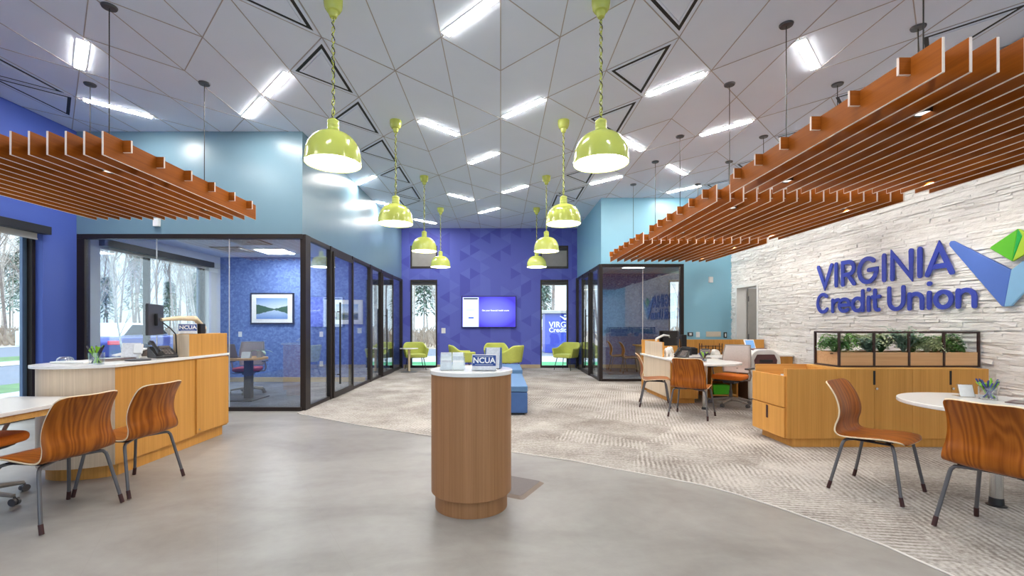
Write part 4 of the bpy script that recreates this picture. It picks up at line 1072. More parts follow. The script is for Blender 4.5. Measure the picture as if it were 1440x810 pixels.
# ------------------------------------------------------------------ wall sign letters (monoline strokes with rounded ends)
def stroke(mb, pts, hw, d, T, closed=False):
    n = len(pts); Lp, Rp = [], []
    if n == 1:
        k = 20; q = [(pts[0][0] + hw * 1.12 * math.cos(2 * PI * j / k), pts[0][1] + hw * 1.12 * math.sin(2 * PI * j / k)) for j in range(k)]
        mb.add([T(x, 0) for x in q] + [T(x, d) for x in q], [tuple(range(k))[::-1], tuple(range(k, 2 * k))] + [(j, (j + 1) % k, k + (j + 1) % k, k + j) for j in range(k)]); return
    for i in range(n):
        a = pts[i - 1] if (i or closed) else pts[0]; b = pts[(i + 1) % n] if (i < n - 1 or closed) else pts[-1]; p = pts[i]
        d1 = Vector((p[0] - a[0], p[1] - a[1])); d2 = Vector((b[0] - p[0], b[1] - p[1]))
        if d1.length < 1e-9: d1 = d2
        if d2.length < 1e-9: d2 = d1
        d1.normalize(); d2.normalize(); n1 = Vector((-d1.y, d1.x)); n2 = Vector((-d2.y, d2.x)); m_ = n1 + n2
        m_ = m_ / max(.2, m_.length_squared) * 2 * hw if m_.length > 1e-6 else n1 * hw
        if m_.length > 2.2 * hw: m_ = m_.normalized() * 2.2 * hw
        Lp.append((p[0] + m_.x, p[1] + m_.y)); Rp.append((p[0] - m_.x, p[1] - m_.y))
    def cap(p, q, c):
        a0 = math.atan2(p[1] - c[1], p[0] - c[0]); return [(c[0] + hw * math.cos(a0 - PI * k / 8), c[1] + hw * math.sin(a0 - PI * k / 8)) for k in range(1, 8)]
    if closed:
        vs = []; fs = []
        for i in range(n): vs += [T(Lp[i], 0), T(Rp[i], 0), T(Lp[i], d), T(Rp[i], d)]
        for i in range(n):
            a, b = 4 * i, 4 * ((i + 1) % n); fs += [(a + 2, a + 3, b + 3, b + 2), (a, b, b + 1, a + 1), (a, a + 2, b + 2, b), (a + 1, b + 1, b + 3, a + 3)]
        mb.add(vs, fs); return
    for i in range(n - 1):                      # one solid per segment keeps every face convex
        q = [Lp[i], Lp[i + 1], Rp[i + 1], Rp[i]]
        e_ = .0006 * (i % 3); mb.add([T(x, e_) for x in q] + [T(x, d) for x in q], [(3, 2, 1, 0), (4, 5, 6, 7), (0, 1, 5, 4), (2, 3, 7, 6)])
    for c in (pts[0], pts[-1]):
        k = 16; q = [(c[0] + hw * math.cos(2 * PI * j / k), c[1] + hw * math.sin(2 * PI * j / k)) for j in range(k)]
        mb.add([T(x, .0022) for x in q] + [T(x, d) for x in q], [tuple(range(k))[::-1], tuple(range(k, 2 * k))] + [(j, (j + 1) % k, k + (j + 1) % k, k + j) for j in range(k)])
def ell(cx, cy, rx, ry, a0, a1, n=20):
    return [(cx + rx * math.cos(math.radians(a0 + (a1 - a0) * i / n)), cy + ry * math.sin(math.radians(a0 + (a1 - a0) * i / n))) for i in range(n + 1)]
def glyph(ch, w, H, h):
    xh = .70 * H; i = h
    if ch == 'V': return [([(i, H - i), (w / 2, i * 1.1), (w - i, H - i)], 0)]
    if ch == 'I': return [([(w / 2, i), (w / 2, H - i)], 0)]
    if ch == 'R':
        m_ = H * .45; r = (H - i - m_) / 2; cx = w - i - r * 1.05
        return [([(i, i), (i, H - i), (cx, H - i)] + ell(cx, m_ + r, r * 1.05, r, 90, -90, 14)[1:] + [(i, m_)], 0), ([(cx - .02, m_), (w - i, i)], 0)]
    if ch in 'GC':
        c = ell(w / 2, H / 2, w / 2 - i, H / 2 - i, 48, 318 if ch == 'C' else 360, 30)
        return [(c + ([(w * .56, H / 2)] if ch == 'G' else []), 0)]
    if ch == 'N': return [([(i, i), (i, H - i), (w - i, i), (w - i, H - i)], 0)]
    if ch == 'A': return [([(i, i), (w / 2, H - i * 1.1), (w - i, i)], 0), ([(w * .24, H * .3), (w * .76, H * .3)], 0)]
    if ch == 'r': return [([(i, i), (i, xh - i)], 0), (ell(w * .98, xh * .45, w * .98 - i, xh * .55 - i, 178, 88, 10), 0)]
    if ch == 'e': return [([(w * .12 + i * .3, xh * .5)] + ell(w / 2, xh / 2, w / 2 - i, xh / 2 - i, 0, 312, 26), 0)]
    if ch == 'd': return [(ell(w / 2, xh / 2, w / 2 - i, xh / 2 - i, 0, 360, 28)[:-1], 1), ([(w - i, i), (w - i, H - i)], 0)]
    if ch == 'i': return [([(w / 2, i), (w / 2, xh - i)], 0), ([(w / 2, H - i * .6)], 0)]
    if ch == 't': return [([(w * .42, H * .9), (w * .42, H * .25)] + ell(w * .42 + w * .3, H * .25, w * .3, H * .25 - i, 180, 280, 8), 0), ([(i, xh - i), (w - i, xh - i)], 0)]
    if ch == 'U': return [([(i, H - i)] + ell(w / 2, H * .4, w / 2 - i, H * .4 - i, 180, 360, 18) + [(w - i, H - i)], 0)]
    if ch == 'n': return [([(i, i), (i, xh - i)], 0), ([(i, xh * .5)] + ell(w / 2, xh * .55, w / 2 - i, xh * .45 - i, 180, 0, 16)[1:] + [(w - i, i)], 0)]
    if ch == 'o': return [(ell(w / 2, xh / 2, w / 2 - i, xh / 2 - i, 0, 360, 30)[:-1], 1)]
sg = thing('wall_sign', 'large blue VIRGINIA Credit Union lettering on the white stone wall', 'sign', (XR, 6.3, 1.5))
LET = [('V', 7.60, 7.235), ('I', 7.205, 7.13), ('R', 7.06, 6.78), ('G', 6.74, 6.37), ('I', 6.31, 6.235), ('N', 6.17, 5.83), ('I', 5.775, 5.70), ('A', 5.665, 5.30)]
LE2 = [('C', 7.61, 7.31), ('r', 7.27, 7.13), ('e', 7.13, 6.87), ('d', 6.86, 6.62), ('i', 6.57, 6.505), ('t', 6.50, 6.325), ('U', 6.217, 5.946), ('n', 5.91, 5.686), ('i', 5.645, 5.58), ('o', 5.555, 5.31), ('n', 5.283, 5.054)]
for lst, base, H, hw in ((LET, 1.905, .40, .031), (LE2, 1.50, .34, .0265)):
    for ch, ya, yb in lst:
        m = MB()
        T = lambda p, d, ya=ya, base=base: (-.068 + d, ya - p[0] - 6.3, base + p[1] - 1.5)      # d=0 is the face towards the room
        for j, (pts, cl) in enumerate(glyph(ch, ya - yb, H, hw)): stroke(m, pts, hw, .018, lambda p, d, j=j: T(p, d + j * .0031), bool(cl))
        m.build('letter', M['letter_blue'], sg)
lg = thing('wall_emblem', 'blue and green wing shaped emblem beside the lettering on the stone wall', 'emblem', (XR, 4.75, 1.9))
def wingp(pts, mat, name, x0=-.075, x1=-.05): MB().prism([(y - 4.75, z - 1.9) for y, z in pts], 'x', x0, x1).build(name, mat, lg, bevel=.006)
wingp([(5.345, 2.245), (5.352, 2.275), (5.335, 2.30), (5.30, 2.298), (4.70, 1.885), (4.765, 1.505), (4.79, 1.51)], M['logo_mid'], 'wing')
wingp([(4.70, 1.885), (4.765, 1.505), (4.70, 1.51), (4.08, 2.25), (4.085, 2.29), (4.12, 2.305), (4.16, 2.29)], M['logo_pale'], 'wing')
wingp([(4.905, 2.14), (4.895, 2.16), (4.64, 2.30), (4.69, 1.97)], M['logo_green'], 'head_facet')
wingp([(4.69, 1.97), (4.64, 2.30), (4.60, 2.22)], M['logo_leaf'], 'head_facet')
wingp([(4.69, 1.97), (4.60, 2.22), (4.64, 2.30), (4.40, 2.12)], M['logo_lime'], 'head_facet', -.074, -.05)

# television
t = thing('television', 'wall mounted television with a violet screen on the back wall', 'television', (-.355, YB, 1.713))
MB().box(-.83, -.07, -.48, .83, -.0, .48).build('casing', M['black'], t, bevel=.006)
def m_screen():
    q = NT('screen_violet'); sp = q.n('ShaderNodeSeparateXYZ'); q.l(q.coord(), sp.inputs[0])
    dx = q.math('ADD', sp.outputs[0], -.15); r2 = q.math('SQRT', q.math('ADD', q.math('MULTIPLY', dx, dx), q.math('MULTIPLY', sp.outputs[2], q.math('MULTIPLY', sp.outputs[2], 2.2))))
    c = q.ramp(r2, [(.1, S(112, 118, 238)), (.5, S(92, 94, 222)), (.75, S(66, 58, 176))])
    e = q.n('ShaderNodeEmission'); q.l(c, e.inputs[0]); e.inputs[1].default_value = 1.0; q.l(e.outputs[0], q.out.inputs[0]); return q.m
sc = MB().box(-.81, -.074, -.46, .81, -.07, .46).build('screen', m_screen(), t)
E_white = emit('screen_white', S(236, 240, 252), 1.0); E_pale = emit('screen_pale', S(206, 226, 244), 1.0); E_dark = emit('screen_navy', S(26, 34, 70), .8); E_line = emit('screen_blue', S(70, 100, 190), 1.0)
MB().box(-.79, -.078, -.455, -.31, -.0745, .435).build('phone_picture', E_pale, sc)
MB().box(-.765, -.08, .375, -.335, -.0785, .415).build('status_bar', E_dark, sc)
MB().box(-.62, -.08, -.205, -.46, -.0785, -.16).build('button_picture', E_line, sc)
MB().box(-.69, -.08, .06, -.43, -.0785, .085).box(-.68, -.08, .03, -.45, -.0785, .048).build('caption_line', emit('screen_grey', S(170, 200, 230), 1.0), sc)
text_mesh('Get your financial health score', .066, 'caption', E_white, sc, Matrix.Translation((.20, -.078, .02)) @ STAND, .0015, .001)

# counter signs with NCUA
def ncua(name, lab, loc, rz, s=1.0):
    t = thing(name, lab, 'sign', loc, rz); w, h = .085 * s, .11 * s
    MB().prism([(-.03 * s, 0), (.05 * s, 0), (.05 * s, .004), (-.018 * s, .004), (.004 * s, h), (-.0 * s, h), (-.026 * s, .0)], 'x', -w, w).build('holder', M['plastic_w'], t)
    k = MB(); tl = math.atan2(.026, .11)
    Mx = Matrix.Translation((0, -.0285 * s, .0)) @ Matrix.Rotation(-tl, 4, 'X')
    MB().box(-w * .96, -.002, h * .3, w * .96, .0, h * .97).xform(Mx).build('blue_card', M['sign_blue'], t)
    MB().box(-w * .96, -.002, h * .04, w * .96, .0, h * .29).xform(Mx).build('white_strip', M['paper_print'], t)
    text_mesh('NCUA', .054 * s, 'lettering', M['paper'], t, Mx @ Matrix.Translation((0, -.003, h * .485)) @ STAND, .0008, .0012 * s)
    m = MB()
    for z in (.87, .37): m.box(-w * .72, -.003, h * z, w * .72, -.0005, h * (z + .022))
    m.xform(Mx).build('print_line', M['paper_print'], t); return t
ncua('counter_sign', 'blue and white NCUA sign standing on the round kiosk', (-.115, 3.2, .993), -.08, 1.02)
ncua('counter_sign', 'small blue NCUA sign on the oak riser of the left service desk', (-3.395, 4.915, 1.217), .68, 1.0)

# leaflet holders on the kiosk
t = thing('leaflet_holder', 'clear tiered holder with white leaflets on the left of the round kiosk', 'leaflet holder', (-.345, 3.24, .993), .12)
for j in range(3):
    y = -.05 + j * .045; z = .012 + j * .028
    MB().box(-.085, y - .006, 0, .085, y - .003, z + .045).box(-.088, y - .006, 0, -.085, y + .034, z + .05).box(.085, y - .006, 0, .088, y + .034, z + .05).build('pocket', M['acrylic'], t)
for j in range(3):
    for i in range(2):
        y = -.045 + j * .045; z = .004; h = .07 + j * .028; x = -.082 + i * .085
        lf_ = MB().box(0, 0, 0, .078, .012, h).xform(Matrix.Translation((x, y, z)) @ Matrix.Rotation(-.42, 4, 'X')); 
        tag(lf_.build('leaflet', M['paper'] if (i + j) % 2 else M['paper_print'], loc=(0, 0, 0)), '', '')
lfs = [o for o in COL.objects if o.name.startswith('leaflet') and o.type == 'MESH' and o.parent is None]
pos = ['front row, at the outer side', 'front row, at the inner side', 'middle row, at the outer side', 'middle row, at the inner side', 'back row, at the outer side', 'back row, at the inner side']
for o, s_ in zip(lfs, pos):
    o.matrix_world = Matrix.Translation((-.345, 3.24, .993)) @ Matrix.Rotation(.12, 4, 'Z')
    tag(o, 'white leaflet stack in the clear kiosk holder, ' + s_, 'leaflets', 'leaflets in the kiosk holder')
t = thing('brochure_box', 'blue tilted box of brochures behind the NCUA sign on the kiosk', 'brochures', (-.055, 3.36, .993), -.1)
MB().prism([(-.07, 0), (.09, 0), (.065, .15), (.0, .15)], 'x', .052, .058).prism([(-.07, 0), (.09, 0), (.065, .15), (.0, .15)], 'x', -.058, -.052).prism([(.085, 0), (.09, 0), (.065, .15), (.06, .15)], 'x', -.052, .052).build('side', M['bench'], t)
m = MB()
for i in range(4): m.prism([(-.06 + i * .035, .004), (-.045 + i * .035, .004), (.01 + i * .018, .152 - i * .004), (.0 + i * .018, .152 - i * .004)], 'x', -.05, .05)
m.build('brochure_insert', M['paper_print'], t)

# pen cups
def pens(lab, loc, n, r, cols, seed):
    t = thing('pen_cup', lab, 'pen cup', loc, 0, 'glass cups of pens'); q = random.Random(seed)
    MB().lathe([(0, 0), (r, 0), (r * 1.04, .1), (r * .97, .1), (r * .93, .008), (0, .008)], 24).build('glass_cup', M['acrylic'], t, smooth=True)
    for i in range(n):
        a = i * 2.4 + q.uniform(-.3, .3); b = a + PI + q.uniform(-.9, .9); r0, r1 = r * q.uniform(.1, .75), r * q.uniform(.35, .85)
        p0 = Vector((r0 * math.cos(b), r0 * math.sin(b), .014)); p1 = Vector((r1 * math.cos(a), r1 * math.sin(a), .10)); d = (p1 - p0).normalized()
        MB().tube([p0, p0 + d * q.uniform(.135, .16)], .0062, 7).build('pen', M[q.choice(cols)], t)
    return t
pens('glass cup of lime green pens on the left service desk', (-3.455, 3.875, .977), 20, .053, ['pen_green', 'pen_green', 'leaf', 'pen_dark'], 1)
pens('glass cup of dark and lime pens on the near round table', (3.81, 3.54, .732), 24, .055, ['pen_blue', 'pen_dark', 'pen_green', 'pen_blue'], 2)
pens('glass cup of pens on the far round table end', (3.10, 6.92, .750), 16, .05, ['pen_blue', 'pen_green', 'pen_dark'], 3)
# on the near round table
t = thing('card_holder', 'clear acrylic card stand on the near round table beside the pen cup', 'card stand', (3.78, 3.70, .732), -.3)
MB().prism([(-.05, 0), (.05, 0), (.05, .003), (-.045, .003), (-.012, .10), (-.016, .10)], 'x', -.055, .055).build('stand', M['acrylic'], t)
MB().prism([(-.053, .004), (-.047, .004), (-.016, .095), (-.022, .095)], 'x', -.045, .045).build('card', M['paper'], t)
t = thing('brochure', 'dark brochure lying flat on the near round table at the picture edge', 'brochure', (3.95, 3.32, .732), .5)
MB().box(-.11, -.15, 0, .11, .15, .004).build('cover', M['wine'], t)
MB().box(-.095, -.02, .004, .095, .12, .0048).build('picture_panel', M['chair_grey'], t)
# on the left service desk
M['monitor_back'] = plain('monitor_back', S(48, 46, 50), .45)
def monitor(lab, loc, rz, w=.54, h=.32, back=True, arm=True):
    t = thing('monitor', lab, 'monitor', loc, rz)                   # screen faces local -Y
    MB().box(-w / 2, 0, -h / 2, w / 2, .022, h / 2).build('casing', M['monitor_back'], t, bevel=.004)
    MB().box(-w / 2 + .01, -.003, -h / 2 + .012, w / 2 - .01, .001, h / 2 - .01).build('screen', M['screen_dark'], t)
    MB().box(-.06, .022, -.06, .06, .05, .06).build('mount', M['dark_plastic'], t, bevel=.004)
    return t
mo = monitor('black monitor seen from behind on an arm over the left service desk', (-3.515, 4.59, 1.367), math.radians(-67.9), .48, .31)
def into(mb, root, loc):            # from desk coordinates into the thing's own
    Mw = Matrix.Translation(root.location) @ root.rotation_euler.to_matrix().to_4x4()
    return mb.xform(Mw.inverted() @ Matrix.Translation(loc))
A0 = (-3.43, 5.24, 1.217)
ar = into(MB().tube([(0, 0, .002), (0, 0, .07)], .022, 14), mo, A0).build('arm_post', M['chair_grey'], mo, smooth=True)
into(MB().tube([(0, 0, .06), (.03, -.2, .168), (.0, -.42, .168), (-.035, -.615, .15)], [.026, .03, .024, .016], 12), mo, A0).build('swing_arm', M['ply_edge'], mo, smooth=True)
into(MB().tube([(-.03, -.6, .12), (.02, -.56, .06), (.03, -.5, .0), (.02, -.47, -.22)], .006, 8), mo, A0).build('cable', M['black'], mo, smooth=True)
t = thing('desk_speaker', 'slim black box standing behind the NCUA sign on the left riser', 'speaker', (-3.365, 5.08, 1.217))
MB().box(-.03, -.04, 0, .03, .04, .11).build('casing', M['dark_plastic'], t, bevel=.004); MB().box(-.024, -.042, .01, .024, -.04, .1).build('grille', M['black'], t)
def phone(lab, loc, rz):
    t = thing('desk_phone', lab, 'telephone', loc, rz)
    MB().prism([(-.1, 0), (.1, 0), (.1, .11), (.085, .115), (-.1, .02)], 'x', -.09, .11).build('base', M['dark_plastic'], t, bevel=.005)
    MB().tube([(-.06, -.11, .05), (-.06, -.08, .075), (-.06, .0, .115), (-.06, .07, .155), (-.06, .1, .15)], [.024, .022, .015, .022, .024], 10).build('handset', M['black'], t, smooth=True)
    m = MB()
    for i in range(3):
        for j in range(4): m.box(.0 + i * .028, -.07 + j * .03, .036 + j * .014, .02 + i * .028, -.05 + j * .03, .05 + j * .014)
    m.build('keypad', M['grey_box'], t); MB().box(0, .05, .095, .09, .08, .118).build('display', M['grey_box'], t); return t
phone('black desk phone on the left service desk beside the riser', (-3.50, 4.68, .977), math.radians(60))
phone('dark desk phone on the far desk beside the white ornament', (3.13, 7.86, .750), math.radians(-40))
t = thing('document_tray', 'brown curved document tray on the left service desk', 'tray', (-3.80, 4.98, .977), .95)
MB().prism([(-.12, 0), (.13, 0), (.13, .075), (-.06, .075), (-.1, .05), (-.12, .02)], 'y', -.02, .12).build('body', M['brown_tray'], t, bevel=.006)
MB().prism([(-.34, .01), (-.08, .07), (-.07, .085), (-.34, .022)], 'y', -.03, .13).build('sheet_ramp', M['plastic_w'], t)
t = thing('card_reader', 'small white card reader on a round foot on the left service desk', 'card reader', (-3.44, 4.30, .977), .3)
MB().lathe([(0, 0), (.1, 0), (.1, .008), (.03, .018), (0, .018)], 28).build('foot', M['dark_grey'], t, smooth=True)
MB().box(-.012, -.012, .015, .012, .012, .09).build('stem', M['plastic_w'], t, bevel=.003)
MB().prism([(-.03, .07), (.0, .06), (.03, .15), (.0, .16)], 'x', -.035, .035).build('reader', M['plastic_w'], t, bevel=.006)
t = thing('paper_stand', 'white printed notice on a tilted stand behind the left desk phone', 'notice', (-3.79, 4.64, .977), .45)
MB().prism([(-.03, 0), (.06, 0), (.045, .15), (.035, .15)], 'x', -.075, .075).build('easel', M['plastic_w'], t)
MB().prism([(-.034, .012), (-.030, .012), (.034, .148), (.029, .148)], 'x', -.07, .07).build('notice', M['paper_print'], t)
t = thing('tissue_box', 'low white paper pad with a clear dome at the rounded desk end', 'paper pad', (-3.80, 3.99, .977), .1)
MB().box(-.11, -.06, 0, .16, .08, .018).build('pad', M['paper'], t, bevel=.003)
MB().lathe([(.06, .018), (.055, .04), (.035, .056), (0, .06), (0, .056), (.033, .052), (.052, .038), (.056, .018)], 24, (-.04, .01, 0)).build('dome', M['acrylic'], t, smooth=True)
t = thing('keyboard', 'flat keyboard and papers on the left service desk', 'keyboard', (-3.64, 4.28, .977), 1.2)
MB().box(-.17, -.05, 0, .17, .05, .014).build('tray', M['grey_box'], t, bevel=.003)
m = MB()
for i in range(14):
    for j in range(4): m.box(-.16 + i * .023, -.042 + j * .022, .014, -.141 + i * .023, -.025 + j * .022, .019)
m.build('key_cap', M['wine'], t)

# on the far desk
mo = monitor('dark monitor facing the viewer at the far desk riser', (3.24, 8.7, 1.06), math.radians(18), .44, .29)
monitor('dark monitor seen nearly edge on at the far desk', (3.26, 8.28, 1.02), math.radians(68), .46, .36)
A0 = (2.92, 8.5, 1.01)
into(MB().tube([(0, 0, .002), (0, 0, .05)], .02, 12), mo, A0).build('arm_post', M['plastic_w'], mo, smooth=True)
into(MB().tube([(0, 0, .045), (.16, .06, .11), (.29, .14, .10), (.33, .22, .06)], [.018, .02, .014, .012], 10), mo, A0).build('swing_arm', M['plastic_w'], mo, smooth=True)
t = thing('elephant_ornament', 'white animal shaped ornament on the far desk beside the oak riser', 'ornament', (3.0, 8.14, .750), .4)
m = MB(); m.ellipsoid((0, 0, .10), (.075, .05, .055), 16, 10); m.ellipsoid((.07, 0, .135), (.04, .036, .042), 14, 8)
for x in (-.045, .045):
    for y in (-.028, .028): m.tube([(x, y, 0), (x, y, .09)], [.02, .024], 10)
m.tube([(.1, 0, .13), (.125, 0, .09), (.13, 0, .04)], [.018, .013, .009], 8)
m.build('body', M['bag_white'], t, smooth=True)
for s_ in (-1, 1): MB().ellipsoid((.055, s_ * .042, .14), (.03, .006, .034), 12, 8).build('ear', M['bag_white'], t, smooth=True)
def printer(nm, lab, loc, rz, w, d, h, mat):
    t = thing(nm, lab, 'office machine', loc, rz)
    MB().box(-w / 2, -d / 2, 0, w / 2, d / 2, h).build('casing', M[mat], t, bevel=.01)
    MB().box(-w / 2 + .02, -d / 2 - .02, h * .3, w / 2 - .02, -d / 2 + .01, h * .42).build('paper_slot', M['black'], t)
    MB().box(-w / 2 + .03, -d / 2 + .03, h, w / 2 - .03, d / 2 - .05, h + .015).build('lid', M['dark_grey'], t, bevel=.004); return t
printer('receipt_printer', 'black receipt printer on the far desk below the edge on monitor', (3.47, 8.5, .750), -.3, .2, .2, .14, 'dark_plastic')
printer('receipt_printer', 'brown grey cheque scanner on the far desk beside the white papers', (3.86, 8.55, .750), -.4, .18, .2, .10, 'grey_box')
printer('coin_tray', 'low black note tray on the far desk next to the tower speaker', (3.66, 8.72, .750), .1, .2, .16, .12, 'dark_plastic')
t = thing('desk_speaker', 'tall black tower speaker on the far desk before the oak screen', 'speaker', (3.62, 8.98, .750))
MB().box(-.05, -.05, 0, .05, .05, .37).build('casing', M['dark_plastic'], t, bevel=.004); MB().box(-.04, -.053, .03, .04, -.05, .34).build('grille', M['black'], t)
t = thing('paper_bag', 'crumpled white paper beside the cheque scanner on the far desk', 'paper', (4.08, 8.6, .750), .3)
MB().prism([(-.07, 0), (.08, 0), (.05, .07), (.0, .10), (-.05, .09)], 'y', -.05, .05).build('sheet', M['bag_white'], t, bevel=.008)
t = thing('desk_organizer', 'dark brown wire desk organizer against the oak screen', 'organizer', (4.15, 8.95, .750))
m = MB()
for z in (.0, .07, .14): m.box(-.2, -.06, z, .2, .06, z + .01)
m.build('tier', M['leg_cap'], t, bevel=.002)
m = MB()
for x in (-.2, -.07, .07, .2): m.box(x - .006, -.06, 0, x + .006, -.05, .2 if abs(x) > .1 else .16).box(x - .006, .05, 0, x + .006, .06, .2 if abs(x) > .1 else .16)
m.build('post', M['leg_cap'], t)
t = thing('keyboard', 'grey keyboard on the far desk in front of the phone', 'keyboard', (3.34, 7.6, .750), .3)
MB().box(-.19, -.06, 0, .19, .06, .015).build('tray', M['grey_box'], t, bevel=.003)
m = MB()
for i in range(15):
    for j in range(4): m.box(-.18 + i * .024, -.05 + j * .025, .015, -.16 + i * .024, -.03 + j * .025, .02)
m.build('key_cap', M['dark_grey'], t)

# in the left glass office
t = thing('picture', 'framed lake photograph on the blue wall of the left office', 'picture', (-5.25, 10.44, 1.69))
MB().box(-.5, -.035, -.36, .5, 0, .36).box(-.46, -.034, -.32, .46, -.033, .32).build('frame', M['black'], t, bevel=.004)
MB().box(-.465, -.04, -.325, .465, -.034, .325).build('mat_board', M['paper'], t)
def m_lake(name, horizon, top, mid, tree, wat):
    q = NT(name); sp = q.n('ShaderNodeSeparateXYZ'); q.l(q.coord(), sp.inputs[0]); x, z = sp.outputs[0], sp.outputs[2]
    zz = q.math('DIVIDE', q.math('ADD', z, .26), .52)
    base = q.ramp(zz, [(0, wat[0]), (.42, wat[1]), (.5, mid), (1, top)])
    n = q.noise(q.mapping(q.coord(), (8, 1, 1)), 2, 4)
    hgt = q.math('ADD', q.math('MULTIPLY', n, .06), q.math('MULTIPLY', q.math('ABSOLUTE', q.math('ADD', x, -.06)), .26))
    dz = q.math('ABSOLUTE', q.math('ADD', z, horizon))
    msk = q.math('LESS_THAN', dz, q.math('SUBTRACT', hgt, .02))
    c = q.mix(msk, base, tree)
    q.bsdf(c, .3, 0, .4); return q.m
MB().box(-.36, -.043, -.24, .36, -.04, .24).build('photograph', m_lake('lake_photo', .02, S(96, 140, 210), S(206, 218, 232), S(62, 96, 62), (S(90, 130, 200), S(180, 200, 226))), t)
t = thing('picture', 'second framed landscape on the blue wall, seen through the glass door', 'picture', (-3.53, 10.44, 1.61))
MB().box(-.36, -.035, -.28, .36, 0, .28).build('frame', M['white'], t, bevel=.004)
MB().box(-.33, -.04, -.25, .33, -.034, .25).build('mat_board', M['paper'], t)
MB().box(-.26, -.043, -.18, .26, -.04, .18).build('photograph', m_lake('field_photo', .1, S(110, 160, 214), S(214, 222, 230), S(86, 104, 64), (S(120, 130, 90), S(150, 150, 110))), t)
def plate(nm, lab, loc, axis, w, h, mat, cat='wall plate', d=.012, det=True):
    t = thing(nm, lab, cat, loc, {'y': 0, 'x': -PI / 2}[axis])
    MB().box(-w / 2, -d, -h / 2, w / 2, 0, h / 2).build('plate', M[mat], t, bevel=.002)
    if det: MB().box(-w * .22, -d - .004, -h * .3, w * .22, -d, h * .3).build('insert', M['plastic_w' if mat != 'plastic_w' else 'housing'], t)
    return t
plate('light_switch', 'white wall plate on the left office wall below the lake picture', (-6.0, 10.44, 1.10), 'y', .08, .12, 'plastic_w')
plate('light_switch', 'white wall plate on the blue wall between corner post and glass door', (-4.13, 10.44, 1.10), 'y', .08, .12, 'plastic_w')
plate('wall_outlet', 'white outlet low on the blue wall of the left office', (-4.13, 10.44, .42), 'y', .08, .12, 'plastic_w')
plate('thermostat', 'small cream control on the back wall beside the left tall window', (-1.74, YB, 1.14), 'y', .12, .16, 'plastic_w', 'control', .02)
plate('access_control', 'dark grey oval control on the teal wall, first in the row', (4.39, YR, 1.10), 'y', .12, .09, 'dark_grey', 'control', .03)
plate('light_switch', 'white switch plate on the teal wall beside the grey control', (4.57, YR, 1.09), 'y', .085, .125, 'plastic_w')
plate('wall_panel', 'wide cream grille on the teal wall above the oak screen', (4.93, YR, 1.10), 'y', .34, .12, 'terra', 'wall panel', .015, False)
plate('alarm_button', 'small black control at the end of the teal wall row', (5.20, YR, 1.08), 'y', .07, .13, 'black', 'control', .025)
plate('motion_sensor', 'white motion sensor on the teal wall right of the office glass', (4.86, YR, 2.36), 'y', .09, .13, 'plastic_w', 'sensor', .05, False)
plate('motion_sensor', 'white motion sensor on the pale teal wall under the left slat canopy', (-5.22, YL, 2.87), 'y', .085, .12, 'plastic_w', 'sensor', .05, False)
t = thing('laptop', 'grey laptop open on the table in the left glass office', 'laptop', (-4.68, 8.0, .741), PI * .92)
MB().box(-.17, -.12, 0, .17, .12, .015).build('keyboard_base', M['steel'], t, bevel=.003)
MB().prism([(.12, .012), (.13, .012), (.2, .24), (.19, .245)], 'x', -.17, .17).build('lid', M['grey_box'], t, bevel=.003)
t = thing('potted_orchid', 'small pot with arching green leaves on the office table', 'plant', (-4.27, 8.03, .741))
MB().lathe([(0, 0), (.045, 0), (.055, .11), (.048, .11), (.042, .09), (0, .09)], 24).build('pot', M['terra'], t, smooth=True)
m = MB()
for a, l, up in ((.2, .26, .5), (2.6, .26, .45), (3.7, .2, .6), (1.0, .18, .8), (5.4, .24, .3)): leaf(m, Vector((0, 0, .1)), Vector((math.cos(a), math.sin(a) * .6, up)), Vector((0, 0, 1)), l, .028, .55, 6)
m.build('leaves', M['leaf_dark'], t, smooth=True)
t = thing('tent_card', 'white folded card standing beside the office plant', 'card', (-4.40, 7.84, .741), .2)
MB().prism([(-.06, 0), (-.055, 0), (.0, .1), (.055, 0), (.06, 0), (.003, .108), (-.003, .108)], 'x', -.07, .07).build('card', M['paper'], t)

# ------------------------------------------------------------------ outdoors
struct(MB().box(-90, -20, -.3, XL - .28, 110, -.12).box(XL - .3, YB + .2, -.3, 60, 110, -.12), 'ground', M['leaf_litter'], 'brown woodland ground outside')
def band(name, mat, x0, y0, x1, y1, lab, h=.012): return struct(MB().box(x0, y0, -.12, x1, y1, -.12 + h), name, M[mat], lab)
band('sidewalk', 'asphalt', -8.0, -12, -6.75, YB + 1, 'grey walkway along the left wall')
band('sidewalk_kerb', 'pave', -10.3, -12, -8.0, 60, 'pale concrete walk outside the left windows', .016)
band('lawn', 'grass', -11.8, -12, -10.3, 60, 'grass verge outside the left windows')
band('road', 'asphalt', -17, -20, -11.8, 90, 'grey driveway outside the left windows')
band('kerb', 'pave', -19, -20, -17, 90, 'pale kerb across the driveway', .03)
band('lawn_far', 'grass', -22, -20, -19, 90, 'grass strip across the driveway')
band('road_far', 'asphalt', -31, -20, -22, 90, 'far road before the woods')
band('kerb_far', 'pave', -33, -20, -31, 90, 'far kerb before the woods', .03)
band('lawn_back', 'turf', -6.9, YB + .2, 14, 17.2, 'bright green turf behind the back wall', .03)
band('sidewalk_back', 'pave', -8, 17.2, 16, 20.6, 'pale concrete walk behind the building', .02)
band('road_back', 'asphalt', -8, 20.6, 18, 27, 'grey drive lane behind the building')

